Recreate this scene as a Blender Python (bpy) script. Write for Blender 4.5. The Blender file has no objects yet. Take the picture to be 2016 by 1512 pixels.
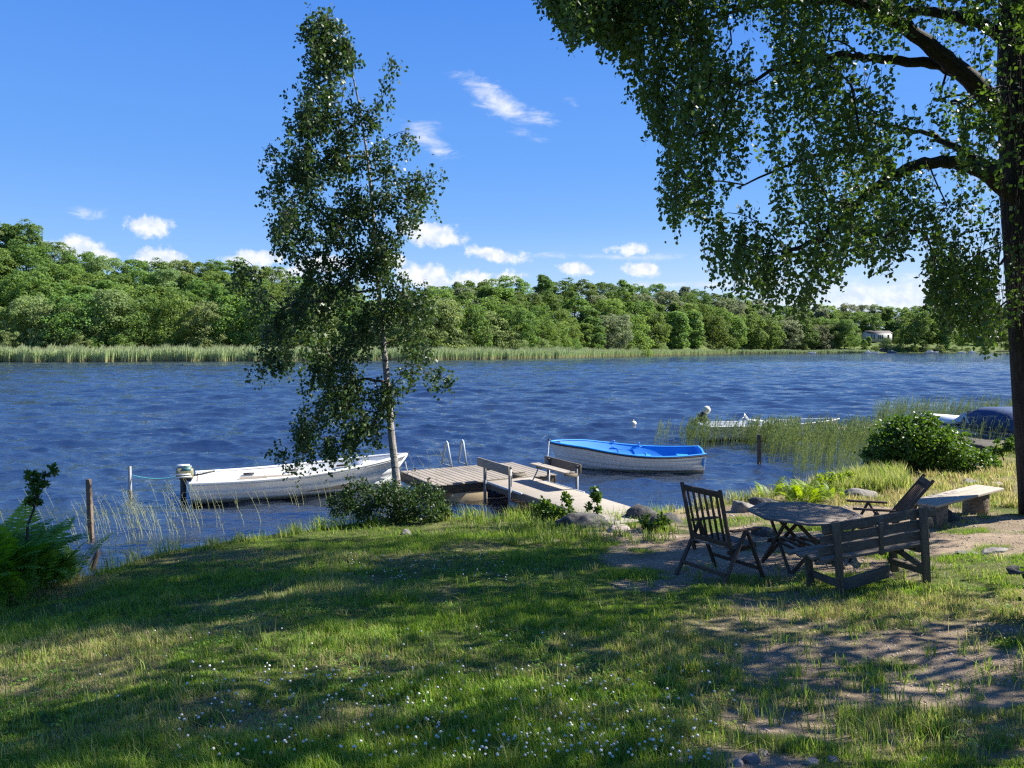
import bpy, math, random
import numpy as np
from mathutils import Vector, Matrix
random.seed(7); rng = np.random.default_rng(11)
R = math.radians
scene = bpy.context.scene

# ---------------------------------------------------------------- camera
CAM_H = 3.5
PITCH = math.atan((756 - 684) / 1515)
FPX = 1515.0
cam_d = bpy.data.cameras.new("camera"); cam = bpy.data.objects.new("camera", cam_d)
scene.collection.objects.link(cam); scene.camera = cam
cam_d.sensor_width = 36; cam_d.lens = 36 * FPX / 2016
cam_d.clip_start = .05; cam_d.clip_end = 9000
cam.location = (0, 0, CAM_H); cam.rotation_euler = (R(90) - PITCH, 0, 0)

# ---------------------------------------------------------------- sun and sky
SUN_AZ, SUN_EL = R(16), R(42)          # direction to the sun, measured from +X towards +Y
S = Vector((math.cos(SUN_AZ) * math.cos(SUN_EL), math.sin(SUN_AZ) * math.cos(SUN_EL), math.sin(SUN_EL)))
sd = bpy.data.lights.new("sun", 'SUN'); sd.energy = 5.0; sd.angle = R(.5); sd.color = (1, .95, .86)
so = bpy.data.objects.new("sun", sd); scene.collection.objects.link(so)
so.rotation_euler = S.to_track_quat('Z', 'Y').to_euler()
scene.view_settings.view_transform = 'Standard'; scene.view_settings.look = 'None'
scene.view_settings.exposure = 1.32; scene.view_settings.gamma = 1
scene.cycles.max_bounces = 8; scene.cycles.transparent_max_bounces = 8
scene.cycles.volume_bounces = 0; scene.cycles.use_denoising = False; scene.cycles.pixel_filter_type = 'BLACKMAN_HARRIS'; scene.cycles.filter_width = 1.3; scene.cycles.sample_clamp_indirect = 4

def px_dir(px, py):
    x = (px - 1008) / FPX; v = (756 - py) / FPX
    f = Vector((0, math.cos(PITCH), -math.sin(PITCH))); u = Vector((0, math.sin(PITCH), math.cos(PITCH)))
    return (Vector((x, 0, 0)) + f + u * v).normalized()

world = bpy.data.worlds.new("World"); scene.world = world; world.use_nodes = True
nt = world.node_tree; nt.nodes.clear()
def N(tree, typ, **kw):
    n = tree.nodes.new(typ)
    for k, v in kw.items():
        if k == 'inp':
            for a, b in v.items(): n.inputs[a].default_value = b
        else: setattr(n, k, v)
    return n
def L(tree, a, b): tree.links.new(a, b)
def M2(tree, op, a, b=None, c=None, clamp=False):
    n = tree.nodes.new('ShaderNodeMath'); n.operation = op; n.use_clamp = clamp
    for i, v in enumerate((a, b, c)):
        if v is None: continue
        if isinstance(v, (int, float)): n.inputs[i].default_value = v
        else: tree.links.new(v, n.inputs[i])
    return n.outputs[0]
def MIX(tree, fac, a, b, blend='MIX'):
    n = tree.nodes.new('ShaderNodeMix'); n.data_type = 'RGBA'; n.blend_type = blend; n.clamp_factor = True
    for i, v in ((0, fac), (6, a), (7, b)):
        if isinstance(v, (int, float)): n.inputs[i].default_value = v
        elif isinstance(v, tuple): n.inputs[i].default_value = v if len(v) == 4 else (*v, 1)
        else: tree.links.new(v, n.inputs[i])
    return n.outputs[2]
def SMOOTH(tree, v, lo, hi, a=0., b=1.):
    n = tree.nodes.new('ShaderNodeMapRange'); n.interpolation_type = 'SMOOTHSTEP'
    tree.links.new(v, n.inputs[0])
    for i, q in enumerate((lo, hi, a, b)): n.inputs[i + 1].default_value = q
    return n.outputs[0]

sky = N(nt, 'ShaderNodeTexSky', sky_type='NISHITA', sun_disc=False, sun_elevation=SUN_EL,
        sun_rotation=math.atan2(S.x, S.y), altitude=0, air_density=1.0, dust_density=.35, ozone_density=2.6)
hs = N(nt, 'ShaderNodeHueSaturation', inp={'Hue': .508, 'Saturation': 1.42, 'Value': 1.0})
L(nt, sky.outputs[0], hs.inputs['Color'])
tc = N(nt, 'ShaderNodeTexCoord'); sp = N(nt, 'ShaderNodeSeparateXYZ'); L(nt, tc.outputs['Generated'], sp.inputs[0])
az = M2(nt, 'ARCTAN2', sp.outputs[0], sp.outputs[1]); el = M2(nt, 'ARCSINE', sp.outputs[2])
cb = N(nt, 'ShaderNodeCombineXYZ'); L(nt, az, cb.inputs[0]); L(nt, el, cb.inputs[1])
def ae(px, py):
    d = px_dir(px, py); return math.atan2(d.x, d.y), math.asin(d.z)
def cloud_set(items):
    out = None
    for (cx, cy, hw, hh, st, rot) in items:
        a, e = ae(cx, cy)
        m = N(nt, 'ShaderNodeMapping', vector_type='TEXTURE')
        m.inputs['Location'].default_value = (a, e, 0); m.inputs['Rotation'].default_value = (0, 0, R(rot))
        m.inputs['Scale'].default_value = (hw / FPX, hh / FPX, 1)
        L(nt, cb.outputs[0], m.inputs[0])
        ln = N(nt, 'ShaderNodeVectorMath', operation='LENGTH'); L(nt, m.outputs[0], ln.inputs[0])
        v = M2(nt, 'MULTIPLY', M2(nt, 'SUBTRACT', 1.0, ln.outputs['Value']), st)
        out = v if out is None else M2(nt, 'MAXIMUM', out, v)
    return out
puffs = cloud_set([(296, 446, 50, 24, 1, 0), (150, 486, 56, 24, 1, -6), (320, 506, 54, 24, 1, 0), (190, 498, 60, 14, .8, -8), (505, 508, 72, 24, 1, 4),
    (640, 520, 80, 24, 1, 0), (850, 460, 82, 33, 1.0, -12), (975, 502, 86, 19, 1, -8), (1139, 529, 46, 17, 1, -6), (1240, 492, 52, 16, 1, 0),
    (1266, 530, 52, 21, 1, -4), (775, 512, 44, 24, 1, 0), (840, 546, 84, 34, 1, -4), (925, 550, 90, 26, .9, 0), (1000, 545, 50, 18, .8, 0), (560, 540, 110, 24, .8, 0)])
wisps = cloud_set([(985, 205, 115, 36, 1, -32), (1060, 228, 55, 22, .7, -10), (838, 272, 66, 38, .9, -35), (862, 298, 50, 14, .8, -5), (165, 420, 34, 14, .6, -5),
    (535, 322, 42, 14, .5, 0), (1130, 205, 18, 10, .5, -30), (1400, 560, 420, 12, .9, 0), (1180, 505, 260, 10, .7, -2), (1750, 590, 330, 60, 1.25, 0), (1980, 330, 120, 200, .5, 0)])
n1 = N(nt, 'ShaderNodeTexNoise', noise_dimensions='3D', inp={'Scale': 46., 'Detail': 7., 'Roughness': .6}); L(nt, cb.outputs[0], n1.inputs['Vector'])
mp = N(nt, 'ShaderNodeMapping'); mp.inputs['Scale'].default_value = (1, 3.2, 1); mp.inputs['Rotation'].default_value = (0, 0, R(25)); L(nt, cb.outputs[0], mp.inputs[0])
n2 = N(nt, 'ShaderNodeTexNoise', noise_dimensions='3D', inp={'Scale': 19., 'Detail': 8., 'Roughness': .68, 'Distortion': .6}); L(nt, mp.outputs[0], n2.inputs['Vector'])
pv = M2(nt, 'ADD', puffs, M2(nt, 'MULTIPLY', M2(nt, 'SUBTRACT', n1.outputs[0], .52), 1.9))
pd = SMOOTH(nt, pv, .08, .55, 0, .95)
wv = M2(nt, 'ADD', wisps, M2(nt, 'MULTIPLY', M2(nt, 'SUBTRACT', n2.outputs[0], .55), 2.4))
wd = SMOOTH(nt, wv, .0, 1.1, 0, .8)
cd = M2(nt, 'MAXIMUM', pd, wd)
# pale air low down, stronger to the right where thin cloud lies
low = M2(nt, 'MULTIPLY', SMOOTH(nt, el, .0, .17, 1, 0), SMOOTH(nt, az, -.4, .5, .12, .85))
el_n = M2(nt, 'DIVIDE', el, 1.5708, clamp=True)
def sramp(stops):
    r = nt.nodes.new('ShaderNodeValToRGB'); L(nt, el_n, r.inputs[0]); e = r.color_ramp.elements
    while len(e) < len(stops): e.new(.5)
    for q, (p_, c) in zip(e, stops): q.position = p_; q.color = (c[0] / 8, c[1] / 8, c[2] / 8, 1)
    v = N(nt, 'ShaderNodeVectorMath', operation='SCALE'); v.inputs['Scale'].default_value = 8.; L(nt, r.outputs[0], v.inputs[0]); return v.outputs[0]
grad = sramp([(0, (2.4, 4.0, 6.4)), (.05, (1.9, 3.5, 6.3)), (.14, (1.05, 2.55, 6.0)), (.28, (.55, 1.75, 5.5)), (.6, (.3, 1.1, 4.2)), (1, (.2, .8, 3.4))])
skyc = MIX(nt, .82, hs.outputs[0], grad)
c1 = MIX(nt, low, skyc, (4.6, 5.4, 6.5))
n3 = N(nt, 'ShaderNodeTexNoise', noise_dimensions='3D', inp={'Scale': 70., 'Detail': 4.}); L(nt, cb.outputs[0], n3.inputs['Vector'])
cc = MIX(nt, SMOOTH(nt, n3.outputs[0], .35, .65), (4.6, 5.1, 6.0), (6.3, 6.4, 6.6))
c2 = MIX(nt, cd, c1, cc)
bg = N(nt, 'ShaderNodeBackground'); bg.inputs['Strength'].default_value = .067
L(nt, c2, bg.inputs[0]); wo = N(nt, 'ShaderNodeOutputWorld'); L(nt, bg.outputs[0], wo.inputs[0])

# ---------------------------------------------------------------- helpers
COL = scene.collection
def mat(name, build, **kw):
    m = bpy.data.materials.new(name); m.use_nodes = True; t = m.node_tree; t.nodes.clear()
    out = N(t, 'ShaderNodeOutputMaterial'); sh = build(t, **kw); L(t, sh, out.inputs[0]); return m
def pbsdf(t, col, rough=.6, spec=.5, metal=0., normal=None, **inp):
    b = t.nodes.new('ShaderNodeBsdfPrincipled')
    if isinstance(col, tuple): b.inputs['Base Color'].default_value = (*col[:3], 1)
    else: L(t, col, b.inputs['Base Color'])
    if isinstance(rough, (int, float)): b.inputs['Roughness'].default_value = rough
    else: L(t, rough, b.inputs['Roughness'])
    b.inputs['Specular IOR Level'].default_value = spec; b.inputs['Metallic'].default_value = metal
    for k, v in inp.items(): b.inputs[k].default_value = v
    if normal is not None: L(t, normal, b.inputs['Normal'])
    return b
def noise(t, vec, scale, detail=4, rough=.6, sc=None, dist=0.):
    if sc is not None:
        m = N(t, 'ShaderNodeMapping'); m.inputs['Scale'].default_value = sc; L(t, vec, m.inputs[0]); vec = m.outputs[0]
    n = N(t, 'ShaderNodeTexNoise', inp={'Scale': scale, 'Detail': detail, 'Roughness': rough, 'Distortion': dist}); L(t, vec, n.inputs['Vector'])
    return n.outputs[0]
def bump(t, h, strength=.5, dist=.01):
    b = N(t, 'ShaderNodeBump'); b.inputs['Strength'].default_value = strength; b.inputs['Distance'].default_value = dist
    L(t, h, b.inputs['Height']); return b.outputs[0]
def ramp(t, v, stops):
    r = t.nodes.new('ShaderNodeValToRGB'); L(t, v, r.inputs[0]); e = r.color_ramp.elements
    while len(e) < len(stops): e.new(.5)
    for q, (p, c) in zip(e, stops): q.position = p; q.color = (*c, 1)
    return r.outputs[0]
def attr(t, name, out='Vector'):
    a = N(t, 'ShaderNodeAttribute'); a.attribute_name = name; return a.outputs[out]
def objco(t): return N(t, 'ShaderNodeTexCoord').outputs['Object']

def tagp(o, label=None, cat=None, group=None, kind=None):
    if label: o['label'] = label
    if cat: o['category'] = cat
    if group: o['group'] = group
    if kind: o['kind'] = kind
    return o
def thing(name, label, cat, loc=(0, 0, 0), rz=0., group=None):
    o = bpy.data.objects.new(name, None); COL.objects.link(o); o.location = loc; o.rotation_euler = (0, 0, rz)
    o.empty_display_size = .2
    return tagp(o, label, cat, group)

def mesh_np(name, V, F, material, parent=None, attrs=None, smooth=False, loc=None):
    """F: int array (M,k) or list of such arrays"""
    Fs = [F] if isinstance(F, np.ndarray) else [f for f in F if len(f)]
    me = bpy.data.meshes.new(name); V = np.ascontiguousarray(V, np.float32)
    me.vertices.add(len(V)); me.vertices.foreach_set('co', V.ravel())
    loops = np.concatenate([f.ravel() for f in Fs]).astype(np.int32)
    sizes = np.concatenate([np.full(len(f), f.shape[1], np.int32) for f in Fs])
    starts = np.concatenate([[0], np.cumsum(sizes)[:-1]]).astype(np.int32)
    me.loops.add(len(loops)); me.loops.foreach_set('vertex_index', loops)
    me.polygons.add(len(sizes)); me.polygons.foreach_set('loop_start', starts)
    me.update(calc_edges=True)
    if smooth: me.polygons.foreach_set('use_smooth', np.ones(len(sizes), bool))
    for k, a in (attrs or {}).items():
        a = np.asarray(a, np.float32)
        if a.ndim == 1: me.attributes.new(k, 'FLOAT', 'POINT').data.foreach_set('value', a)
        else: me.attributes.new(k, 'FLOAT_VECTOR', 'POINT').data.foreach_set('vector', a.ravel())
    me.validate(clean_customdata=False)
    if material: me.materials.append(material)
    o = bpy.data.objects.new(name, me); COL.objects.link(o)
    if parent is not None: o.parent = parent
    if loc is not None: o.location = loc
    return o

class MB:
    """collects simple solids, then links them as ONE mesh object"""
    def __init__(s): s.v = []; s.f = {}; s.g = []; s.n = 0
    def add(s, V, F, G=None):
        V = np.asarray(V, float); s.v.append(V); off = np.array([random.uniform(0, 40) for _ in range(3)])
        s.g.append((V if G is None else np.asarray(G, float)) + off)
        for f in F:
            f = np.asarray(f) + s.n; f = f.reshape(-1, f.shape[-1])
            s.f.setdefault(f.shape[1], []).append(f)
        s.n += len(V); return s
    def bar(s, p, q, w, t, up=(0, 0, 1), taper=1.0, cut=0.0):
        """box from p to q, width w (sideways), thickness t (along up)"""
        p, q = Vector(p), Vector(q); d = q - p; ln = d.length; d.normalize(); up = Vector(up)
        sd = d.cross(up)
        if sd.length < 1e-4: sd = d.cross(Vector((1, 0, 0)))
        sd.normalize(); up = sd.cross(d).normalized()
        c = min(w, t) * .12; V = []; G = []
        for i, (e, k) in enumerate(((p, 1.), (q, taper))):
            for a, b in ((-1, -1), (1, -1), (1, 1), (-1, 1)):
                cc = cut * (1 if b < 0 else 0) * (1 if i else -1)
                V.append(e + sd * a * w / 2 * k + up * b * t / 2 * k - d * cc); G.append((ln * i, a * w / 2, b * t / 2))
        F = [(4, 5, 1, 0), (5, 6, 2, 1), (6, 7, 3, 2), (7, 4, 0, 3), (0, 1, 2, 3), (7, 6, 5, 4)]
        return s.add([tuple(v) for v in V], [np.array(F)], G)
    def box(s, c, size): 
        c = Vector(c); h = Vector((size[0] / 2, 0, 0)); return s.bar(c - h, c + h, size[1], size[2])
    def tube(s, pts, rad, n=8, caps=True):
        P = np.asarray(pts, float); m = len(P); rad = np.broadcast_to(np.asarray(rad, float), (m,))
        T = np.gradient(P, axis=0); T /= np.linalg.norm(T, axis=1)[:, None] + 1e-9
        ref = np.array([0, 0, 1.]) if abs(T[0][2]) < .9 else np.array([1., 0, 0])
        u = np.cross(T[0], ref); u /= np.linalg.norm(u); V = []; G = []; ln = 0
        for i in range(m):
            u = u - T[i] * u.dot(T[i]); u /= np.linalg.norm(u) + 1e-9; w = np.cross(T[i], u)
            if i: ln += np.linalg.norm(P[i] - P[i - 1])
            for k in range(n):
                a = 2 * math.pi * k / n; r = rad[i]
                V.append(P[i] + (u * math.cos(a) + w * math.sin(a)) * r); G.append((ln, math.cos(a) * r, math.sin(a) * r))
        F = [(i * n + k, i * n + (k + 1) % n, (i + 1) * n + (k + 1) % n, (i + 1) * n + k) for i in range(m - 1) for k in range(n)]
        fs = [np.array(F)]
        if caps: fs += [np.array([list(range(n))[::-1]]), np.array([[(m - 1) * n + k for k in range(n)]])]
        return s.add(V, fs, G)
    def cyl(s, c, r, h, n=16, r2=None):
        c = Vector(c); return s.tube([c, c + Vector((0, 0, h))], [r, r if r2 is None else r2], n)
    def prism(s, poly, z0, z1, axis='z'):
        n = len(poly); V = [(x, y, z0) for x, y in poly] + [(x, y, z1) for x, y in poly]
        if axis == 'x': V = [(z, x, y) for x, y, z in V]
        if axis == 'y': V = [(x, z, y) for x, y, z in V]
        F = np.array([(i, (i + 1) % n, n + (i + 1) % n, n + i) for i in range(n)])
        return s.add(V, [F, np.array([list(range(n))[::-1]]), np.array([list(range(n, 2 * n))])])
    def ball(s, c, r, n=10, m=7, sc=(1, 1, 1)):
        V = [(c[0], c[1], c[2] + r * sc[2])]
        for j in range(1, m):
            a = math.pi * j / m
            for k in range(n):
                b = 2 * math.pi * k / n
                V.append((c[0] + r * sc[0] * math.sin(a) * math.cos(b), c[1] + r * sc[1] * math.sin(a) * math.sin(b), c[2] + r * sc[2] * math.cos(a)))
        V.append((c[0], c[1], c[2] - r * sc[2])); e = len(V) - 1
        Q = np.array([(1 + j * n + k, 1 + (j + 1) * n + k, 1 + (j + 1) * n + (k + 1) % n, 1 + j * n + (k + 1) % n) for j in range(m - 2) for k in range(n)])
        T = np.array([(0, 1 + k, 1 + (k + 1) % n) for k in range(n)] + [(e, 1 + (m - 2) * n + (k + 1) % n, 1 + (m - 2) * n + k) for k in range(n)])
        return s.add(V, [Q, T])
    def build(s, name, material, parent=None, origin=(0, 0, 0), smooth=False, bevel=0., loc=None, label=None):
        V = np.concatenate(s.v) - np.array(origin, float)
        o = mesh_np(name, V, [np.concatenate(f) for f in s.f.values()], material, parent, {'gr': np.concatenate(s.g)}, smooth, loc)
        if bevel:
            b = o.modifiers.new('bevel', 'BEVEL'); b.width = bevel; b.segments = 2; b.limit_method = 'ANGLE'; b.angle_limit = R(40)
        if label: o['label'] = label
        return o

# value noise for placement
_LAT = rng.random((256, 256))
def vnoise(x, y, seed=0):
    x = np.asarray(x, float) + seed * 17.3; y = np.asarray(y, float) + seed * 9.7
    xi = np.floor(x).astype(int); yi = np.floor(y).astype(int); fx = x - xi; fy = y - yi
    fx = fx * fx * (3 - 2 * fx); fy = fy * fy * (3 - 2 * fy)
    g = lambda a, b: _LAT[a & 255, b & 255]
    return (g(xi, yi) * (1 - fx) + g(xi + 1, yi) * fx) * (1 - fy) + (g(xi, yi + 1) * (1 - fx) + g(xi + 1, yi + 1) * fx) * fy
def fbm(x, y, seed=0, o=4):
    s = 0; a = .5; t = 0
    for i in range(o): s = s + a * vnoise(np.asarray(x) * 2 ** i, np.asarray(y) * 2 ** i, seed + i); t += a; a *= .5
    return s / t
def sstep(x, a, b):
    t = np.clip((x - a) / (b - a), 0, 1); return t * t * (3 - 2 * t)

# ---------------------------------------------------------------- places
def at_z(px, py, z):
    d = px_dir(px, py); k = (z - CAM_H) / d.z; return Vector((d.x * k, d.y * k, z))
def at_y(px, py, Y):
    d = px_dir(px, py); k = Y / d.y; return Vector((d.x * k, Y, CAM_H + d.z * k))
_edge = [(-120, 1215), (0, 1160), (180, 1130), (300, 1092), (450, 1065), (600, 1045), (760, 1020), (900, 1018), (1020, 1016), (1200, 1012), (1340, 1000), (1450, 982),
         (1540, 968), (1650, 948), (1720, 938), (1850, 912), (2016, 885), (2130, 868)]
_E = np.array([tuple(at_z(a, b, .35))[:2] for a, b in _edge])
_E = np.concatenate([[(-60, -8), (-20, 3.5)], _E, [(24, 28), (60, 44)]])
def shore_y(x): return np.interp(x, _E[:, 0], _E[:, 1]) + (fbm(np.asarray(x) * .9, 3.3, 5) - .5) * .5
def ground_z(x, y, rough=True):
    x = np.asarray(x, float); y = np.asarray(y, float)
    s = shore_y(x) - y; k = np.maximum(s, 0)
    kk = np.minimum(k, 26); z = .35 + .03 * kk + .0058 * kk * kk * np.where(kk > 15, 15 / np.maximum(kk, 15), 1)
    z = np.where(s < 0, .35 - 1.1 * sstep(-s, -.05, 1.3) - .9 * sstep(-s, 1, 12), z)
    if rough: z = z + ((fbm(x * .7, y * .7, 2) - .5) * .12 + (fbm(x * 3, y * 3, 3) - .5) * .05) * sstep(s, -.5, 1.)
    return z
_tt = np.concatenate([np.arange(2, 30, .02), np.arange(30, 80, .2)])
def on_ground(px, py):
    d = px_dir(px, py); X_, Y_, Z_ = d.x * _tt, d.y * _tt, CAM_H + d.z * _tt; k = np.nonzero(Z_ < ground_z(X_, Y_))[0]; i = k[0] if len(k) else len(_tt) - 1
    return Vector((X_[i], Y_[i], float(ground_z(X_[i], Y_[i]))))
# ---------------------------------------------------------------- materials
def wood(name, a, b, rough=.8, scale=1., dark=(.05, .04, .03), lichen=None):
    def f(t):
        g = attr(t, 'gr')
        n = noise(t, g, 6 * scale, 6, .65, (1.2, 22, 22)); n2 = noise(t, g, 1.4, 3, .5, (.6, 1, 1)); n3 = noise(t, g, 5, 5, .6, (.5, 30, 30), .4)
        c = ramp(t, n, [(.3, a), (.68, b)]); c = MIX(t, SMOOTH(t, n2, .45, .75, 0, .45), c, dark)
        c = MIX(t, SMOOTH(t, n3, .62, .7, 0, .8), c, dark)
        if lichen: c = MIX(t, SMOOTH(t, noise(t, g, 9, 5, .7), .56, .68, 0, .55), c, lichen)
        return pbsdf(t, c, rough, .3, normal=bump(t, n, .5, .004)).outputs[0]
    return mat(name, f)
def paint(name, col, rough=.35, dirt=.25, dirtcol=(.25, .22, .17), scale=3., spec=.5, scum=False, **kw):
    def f(t):
        o = objco(t); n = noise(t, o, scale, 6, .65); m = noise(t, o, scale * 7, 4, .6, (1, 1, 3))
        c = MIX(t, SMOOTH(t, n, .48, .78, 0, dirt), col, dirtcol); c = MIX(t, SMOOTH(t, m, .55, .8, 0, dirt * .6), c, dirtcol)
        if scum:                                                      # algae and grime just above the waterline, and runs below the rail
            zz = N(t, 'ShaderNodeSeparateXYZ'); L(t, o, zz.inputs[0]); k = M2(t, 'ADD', zz.outputs[2], M2(t, 'MULTIPLY', n, -.10)); c = MIX(t, SMOOTH(t, k, -.02, .045, .85, 0), c, (.13, .12, .07))
            rn_ = noise(t, o, 9, 4, .6, (1.6, 1, .12)); c = MIX(t, SMOOTH(t, rn_, .56, .72, 0, .4), c, (.34, .31, .25))
        return pbsdf(t, c, M2(t, 'ADD', rough, M2(t, 'MULTIPLY', n, .2)), spec, normal=bump(t, m, .08, .003), **kw).outputs[0]
    return mat(name, f)
def leafmat(name, c1, c2, trans=.35, spec=.35, rough=.45, nscale=1.3, isl=.0, hue=None):
    def f(t):
        o = objco(t); n = noise(t, o, nscale, 3, .6); g = N(t, 'ShaderNodeNewGeometry')
        v = M2(t, 'ADD', M2(t, 'MULTIPLY', n, 1.1), M2(t, 'MULTIPLY', attr(t, 'rnd', 'Fac'), .75))
        c = ramp(t, v, [(.35, c1), (1.15 if False else .98, c2)])
        if hue:
            oi = N(t, 'ShaderNodeObjectInfo'); h = N(t, 'ShaderNodeHueSaturation')
            L(t, M2(t, 'ADD', .5 - hue[0] / 2, M2(t, 'MULTIPLY', oi.outputs['Random'], hue[0])), h.inputs['Hue'])
            rr = M2(t, 'FRACT', M2(t, 'MULTIPLY', oi.outputs['Random'], 7.31))
            L(t, M2(t, 'ADD', 1 - hue[1], M2(t, 'MULTIPLY', rr, 2 * hue[1])), h.inputs['Value']); L(t, c, h.inputs['Color']); c = h.outputs[0]
        b = pbsdf(t, c, rough, spec).outputs[0]
        tr = N(t, 'ShaderNodeBsdfTranslucent'); h2 = N(t, 'ShaderNodeHueSaturation', inp={'Hue': .48, 'Saturation': 1.15, 'Value': 1.7}); L(t, c, h2.inputs['Color']); L(t, h2.outputs[0], tr.inputs[0])
        mx = N(t, 'ShaderNodeMixShader'); mx.inputs[0].default_value = trans; L(t, b, mx.inputs[1]); L(t, tr.outputs[0], mx.inputs[2]); return mx.outputs[0]
    return mat(name, f)
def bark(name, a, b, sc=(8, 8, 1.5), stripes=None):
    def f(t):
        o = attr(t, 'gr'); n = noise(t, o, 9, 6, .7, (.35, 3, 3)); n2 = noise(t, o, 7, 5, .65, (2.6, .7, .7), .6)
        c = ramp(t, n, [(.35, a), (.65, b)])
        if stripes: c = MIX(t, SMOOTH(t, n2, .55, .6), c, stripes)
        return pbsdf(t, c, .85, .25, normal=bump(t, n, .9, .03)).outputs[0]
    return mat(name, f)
def rockmat(name, a, b, moss=(.06, .07, .03)):
    def f(t):
        o = objco(t); n = noise(t, o, 4, 8, .7); n2 = noise(t, o, 14, 5, .7); n3 = noise(t, o, 2.2, 4)
        c = ramp(t, n, [(.35, a), (.65, b)]); c = MIX(t, SMOOTH(t, n3, .5, .7, 0, .6), c, moss); c = MIX(t, SMOOTH(t, n2, .6, .7, 0, .5), c, (.38, .37, .33))
        return pbsdf(t, c, .85, .3, normal=bump(t, n2, .8, .03)).outputs[0]
    return mat(name, f)
MT = dict(
    bench=wood('weathered_bench', (.05, .042, .03), (.15, .13, .10), lichen=(.14, .15, .10)),
    teak=wood('dark_teak', (.05, .03, .02), (.13, .085, .055), dark=(.03, .022, .018)),
    tabletop=wood('grey_teak', (.12, .098, .078), (.27, .225, .18)),
    plank=wood('pale_plank', (.25, .215, .17), (.45, .40, .325), dark=(.2, .17, .13)),
    deck=wood('deck_plank', (.185, .16, .128), (.35, .305, .25), dark=(.10, .09, .075)),
    gang=wood('gangway_plank', (.235, .205, .165), (.41, .365, .305), dark=(.22, .19, .16)),
    wetwood=wood('wet_dark_wood', (.035, .028, .02), (.09, .07, .05), .5),
    timber=wood('side_timber', (.10, .085, .065), (.2, .17, .13)),
    post=wood('mooring_post_wood', (.07, .05, .03), (.19, .14, .095), dark=(.05, .035, .025)),
    foam=paint('float_foam', (.42, .33, .2), .8, .4), steel=paint('galvanised_steel', (.17, .18, .19), .5, .3, (.3, .28, .25), metal=.55),
    steelpale=paint('painted_steel', (.33, .38, .43), .4, .2), black=paint('black_plastic', (.02, .021, .024), .45, .1), rubber=paint('black_rub_strip', (.02, .02, .025), .5, .1),
    white=paint('white_gelcoat', (.60, .61, .60), .28, .35, (.42, .40, .34), 2.2, scum=True), whitein=paint('white_liner', (.70, .70, .67), .4, .22, (.45, .42, .36)),
    blue=paint('blue_gelcoat', (.02, .24, .66), .4, .18, (.1, .33, .62), 2.5), hull2=paint('white_clinker', (.62, .62, .60), .35, .35, (.40, .38, .33), 2., scum=True),
    seat=paint('beige_cushion', (.25, .22, .18), .7, .2), alu=paint('aluminium', (.55, .58, .58), .4, .3, metal=.5), cowl=paint('beige_cowl', (.19, .18, .10), .4, .3),
    teal=paint('teal_cowl', (.03, .13, .14), .35, .15), canvas=paint('blue_canvas', (.012, .045, .13), .75, .2, (.05, .08, .2)), rope=paint('rope', (.3, .3, .28), .9, .3),
    ropeblue=paint('turquoise_rope', (.1, .45, .5), .8, .1), buoy=paint('buoy', (.6, .56, .42), .5, .35), glass=paint('windscreen', (.25, .32, .36), .1, .1, spec=.8),
    housew=paint('white_render', (.48, .48, .46), .7, .1), roofd=paint('dark_roof', (.07, .06, .06), .7, .2), win=paint('window_pane', (.03, .04, .05), .15, .0), boath=paint('dark_boarding', (.03, .035, .04), .7, .2),
    clover=paint('clover_petal', (.70, .66, .58), .8, .3, (.42, .33, .28), 90.), stalk=paint('green_stalk', (.06, .11, .03), .7, .1),
    rockd=rockmat('dark_rock', (.035, .034, .033), (.12, .115, .11)), rockl=rockmat('grey_rock', (.10, .092, .085), (.30, .275, .25)), rockp=rockmat('pink_rock', (.24, .19, .165), (.5, .42, .37), (.3, .25, .2)),
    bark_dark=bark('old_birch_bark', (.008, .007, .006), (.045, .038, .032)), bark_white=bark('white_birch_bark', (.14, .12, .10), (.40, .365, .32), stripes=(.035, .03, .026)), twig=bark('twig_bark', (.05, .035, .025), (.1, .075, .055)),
    logm=bark('sawn_log_bark', (.10, .075, .05), (.28, .22, .16)),
    l_slim=leafmat('slim_birch_leaf', (.013, .035, .010), (.046, .090, .021), .30, nscale=1.2), l_birch=leafmat('birch_leaf', (.019, .050, .012), (.066, .125, .025), .40, nscale=1.2), l_bush=leafmat('bush_leaf', (.018, .052, .011), (.08, .15, .025), .33, .3, .45, 2.5),
    l_alder=leafmat('alder_leaf', (.018, .052, .011), (.075, .15, .025), .33, .35, .42, 2.5), l_fern=leafmat('fern_leaf', (.05, .14, .022), (.18, .33, .045), .4, .3, .5, 2.),
    l_fernb=leafmat('bright_fern_leaf', (.06, .13, .015), (.20, .30, .04), .45, .3, .5, 2.),
    litter=leafmat('dry_leaf_litter', (.12, .07, .035), (.46, .36, .22), .1, .2, .8, 3.), reedpale=leafmat('pale_reed_stalk', (.16, .20, .08), (.42, .44, .24), .35, .3, .5, .8), reed=leafmat('reed_leaf', (.07, .12, .03), (.22, .28, .09), .35, .3, .5, .8),
)
FT = [leafmat('far_leaf_mid', (.055, .105, .022), (.140, .228, .060), .45, .2, .6, 6, hue=(.03, .16)),
      leafmat('far_leaf_dark', (.032, .070, .018), (.115, .185, .048), .42, .2, .6, 6, hue=(.03, .14)),
      leafmat('far_leaf_pale', (.095, .135, .045), (.190, .262, .100), .45, .2, .6, 6, hue=(.035, .14)),
      leafmat('far_leaf_grey', (.075, .092, .048), (.18, .215, .115), .42, .2, .6, 6, hue=(.03, .12))]  # the grey leaf colour stands in for haze over the wood at right

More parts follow.
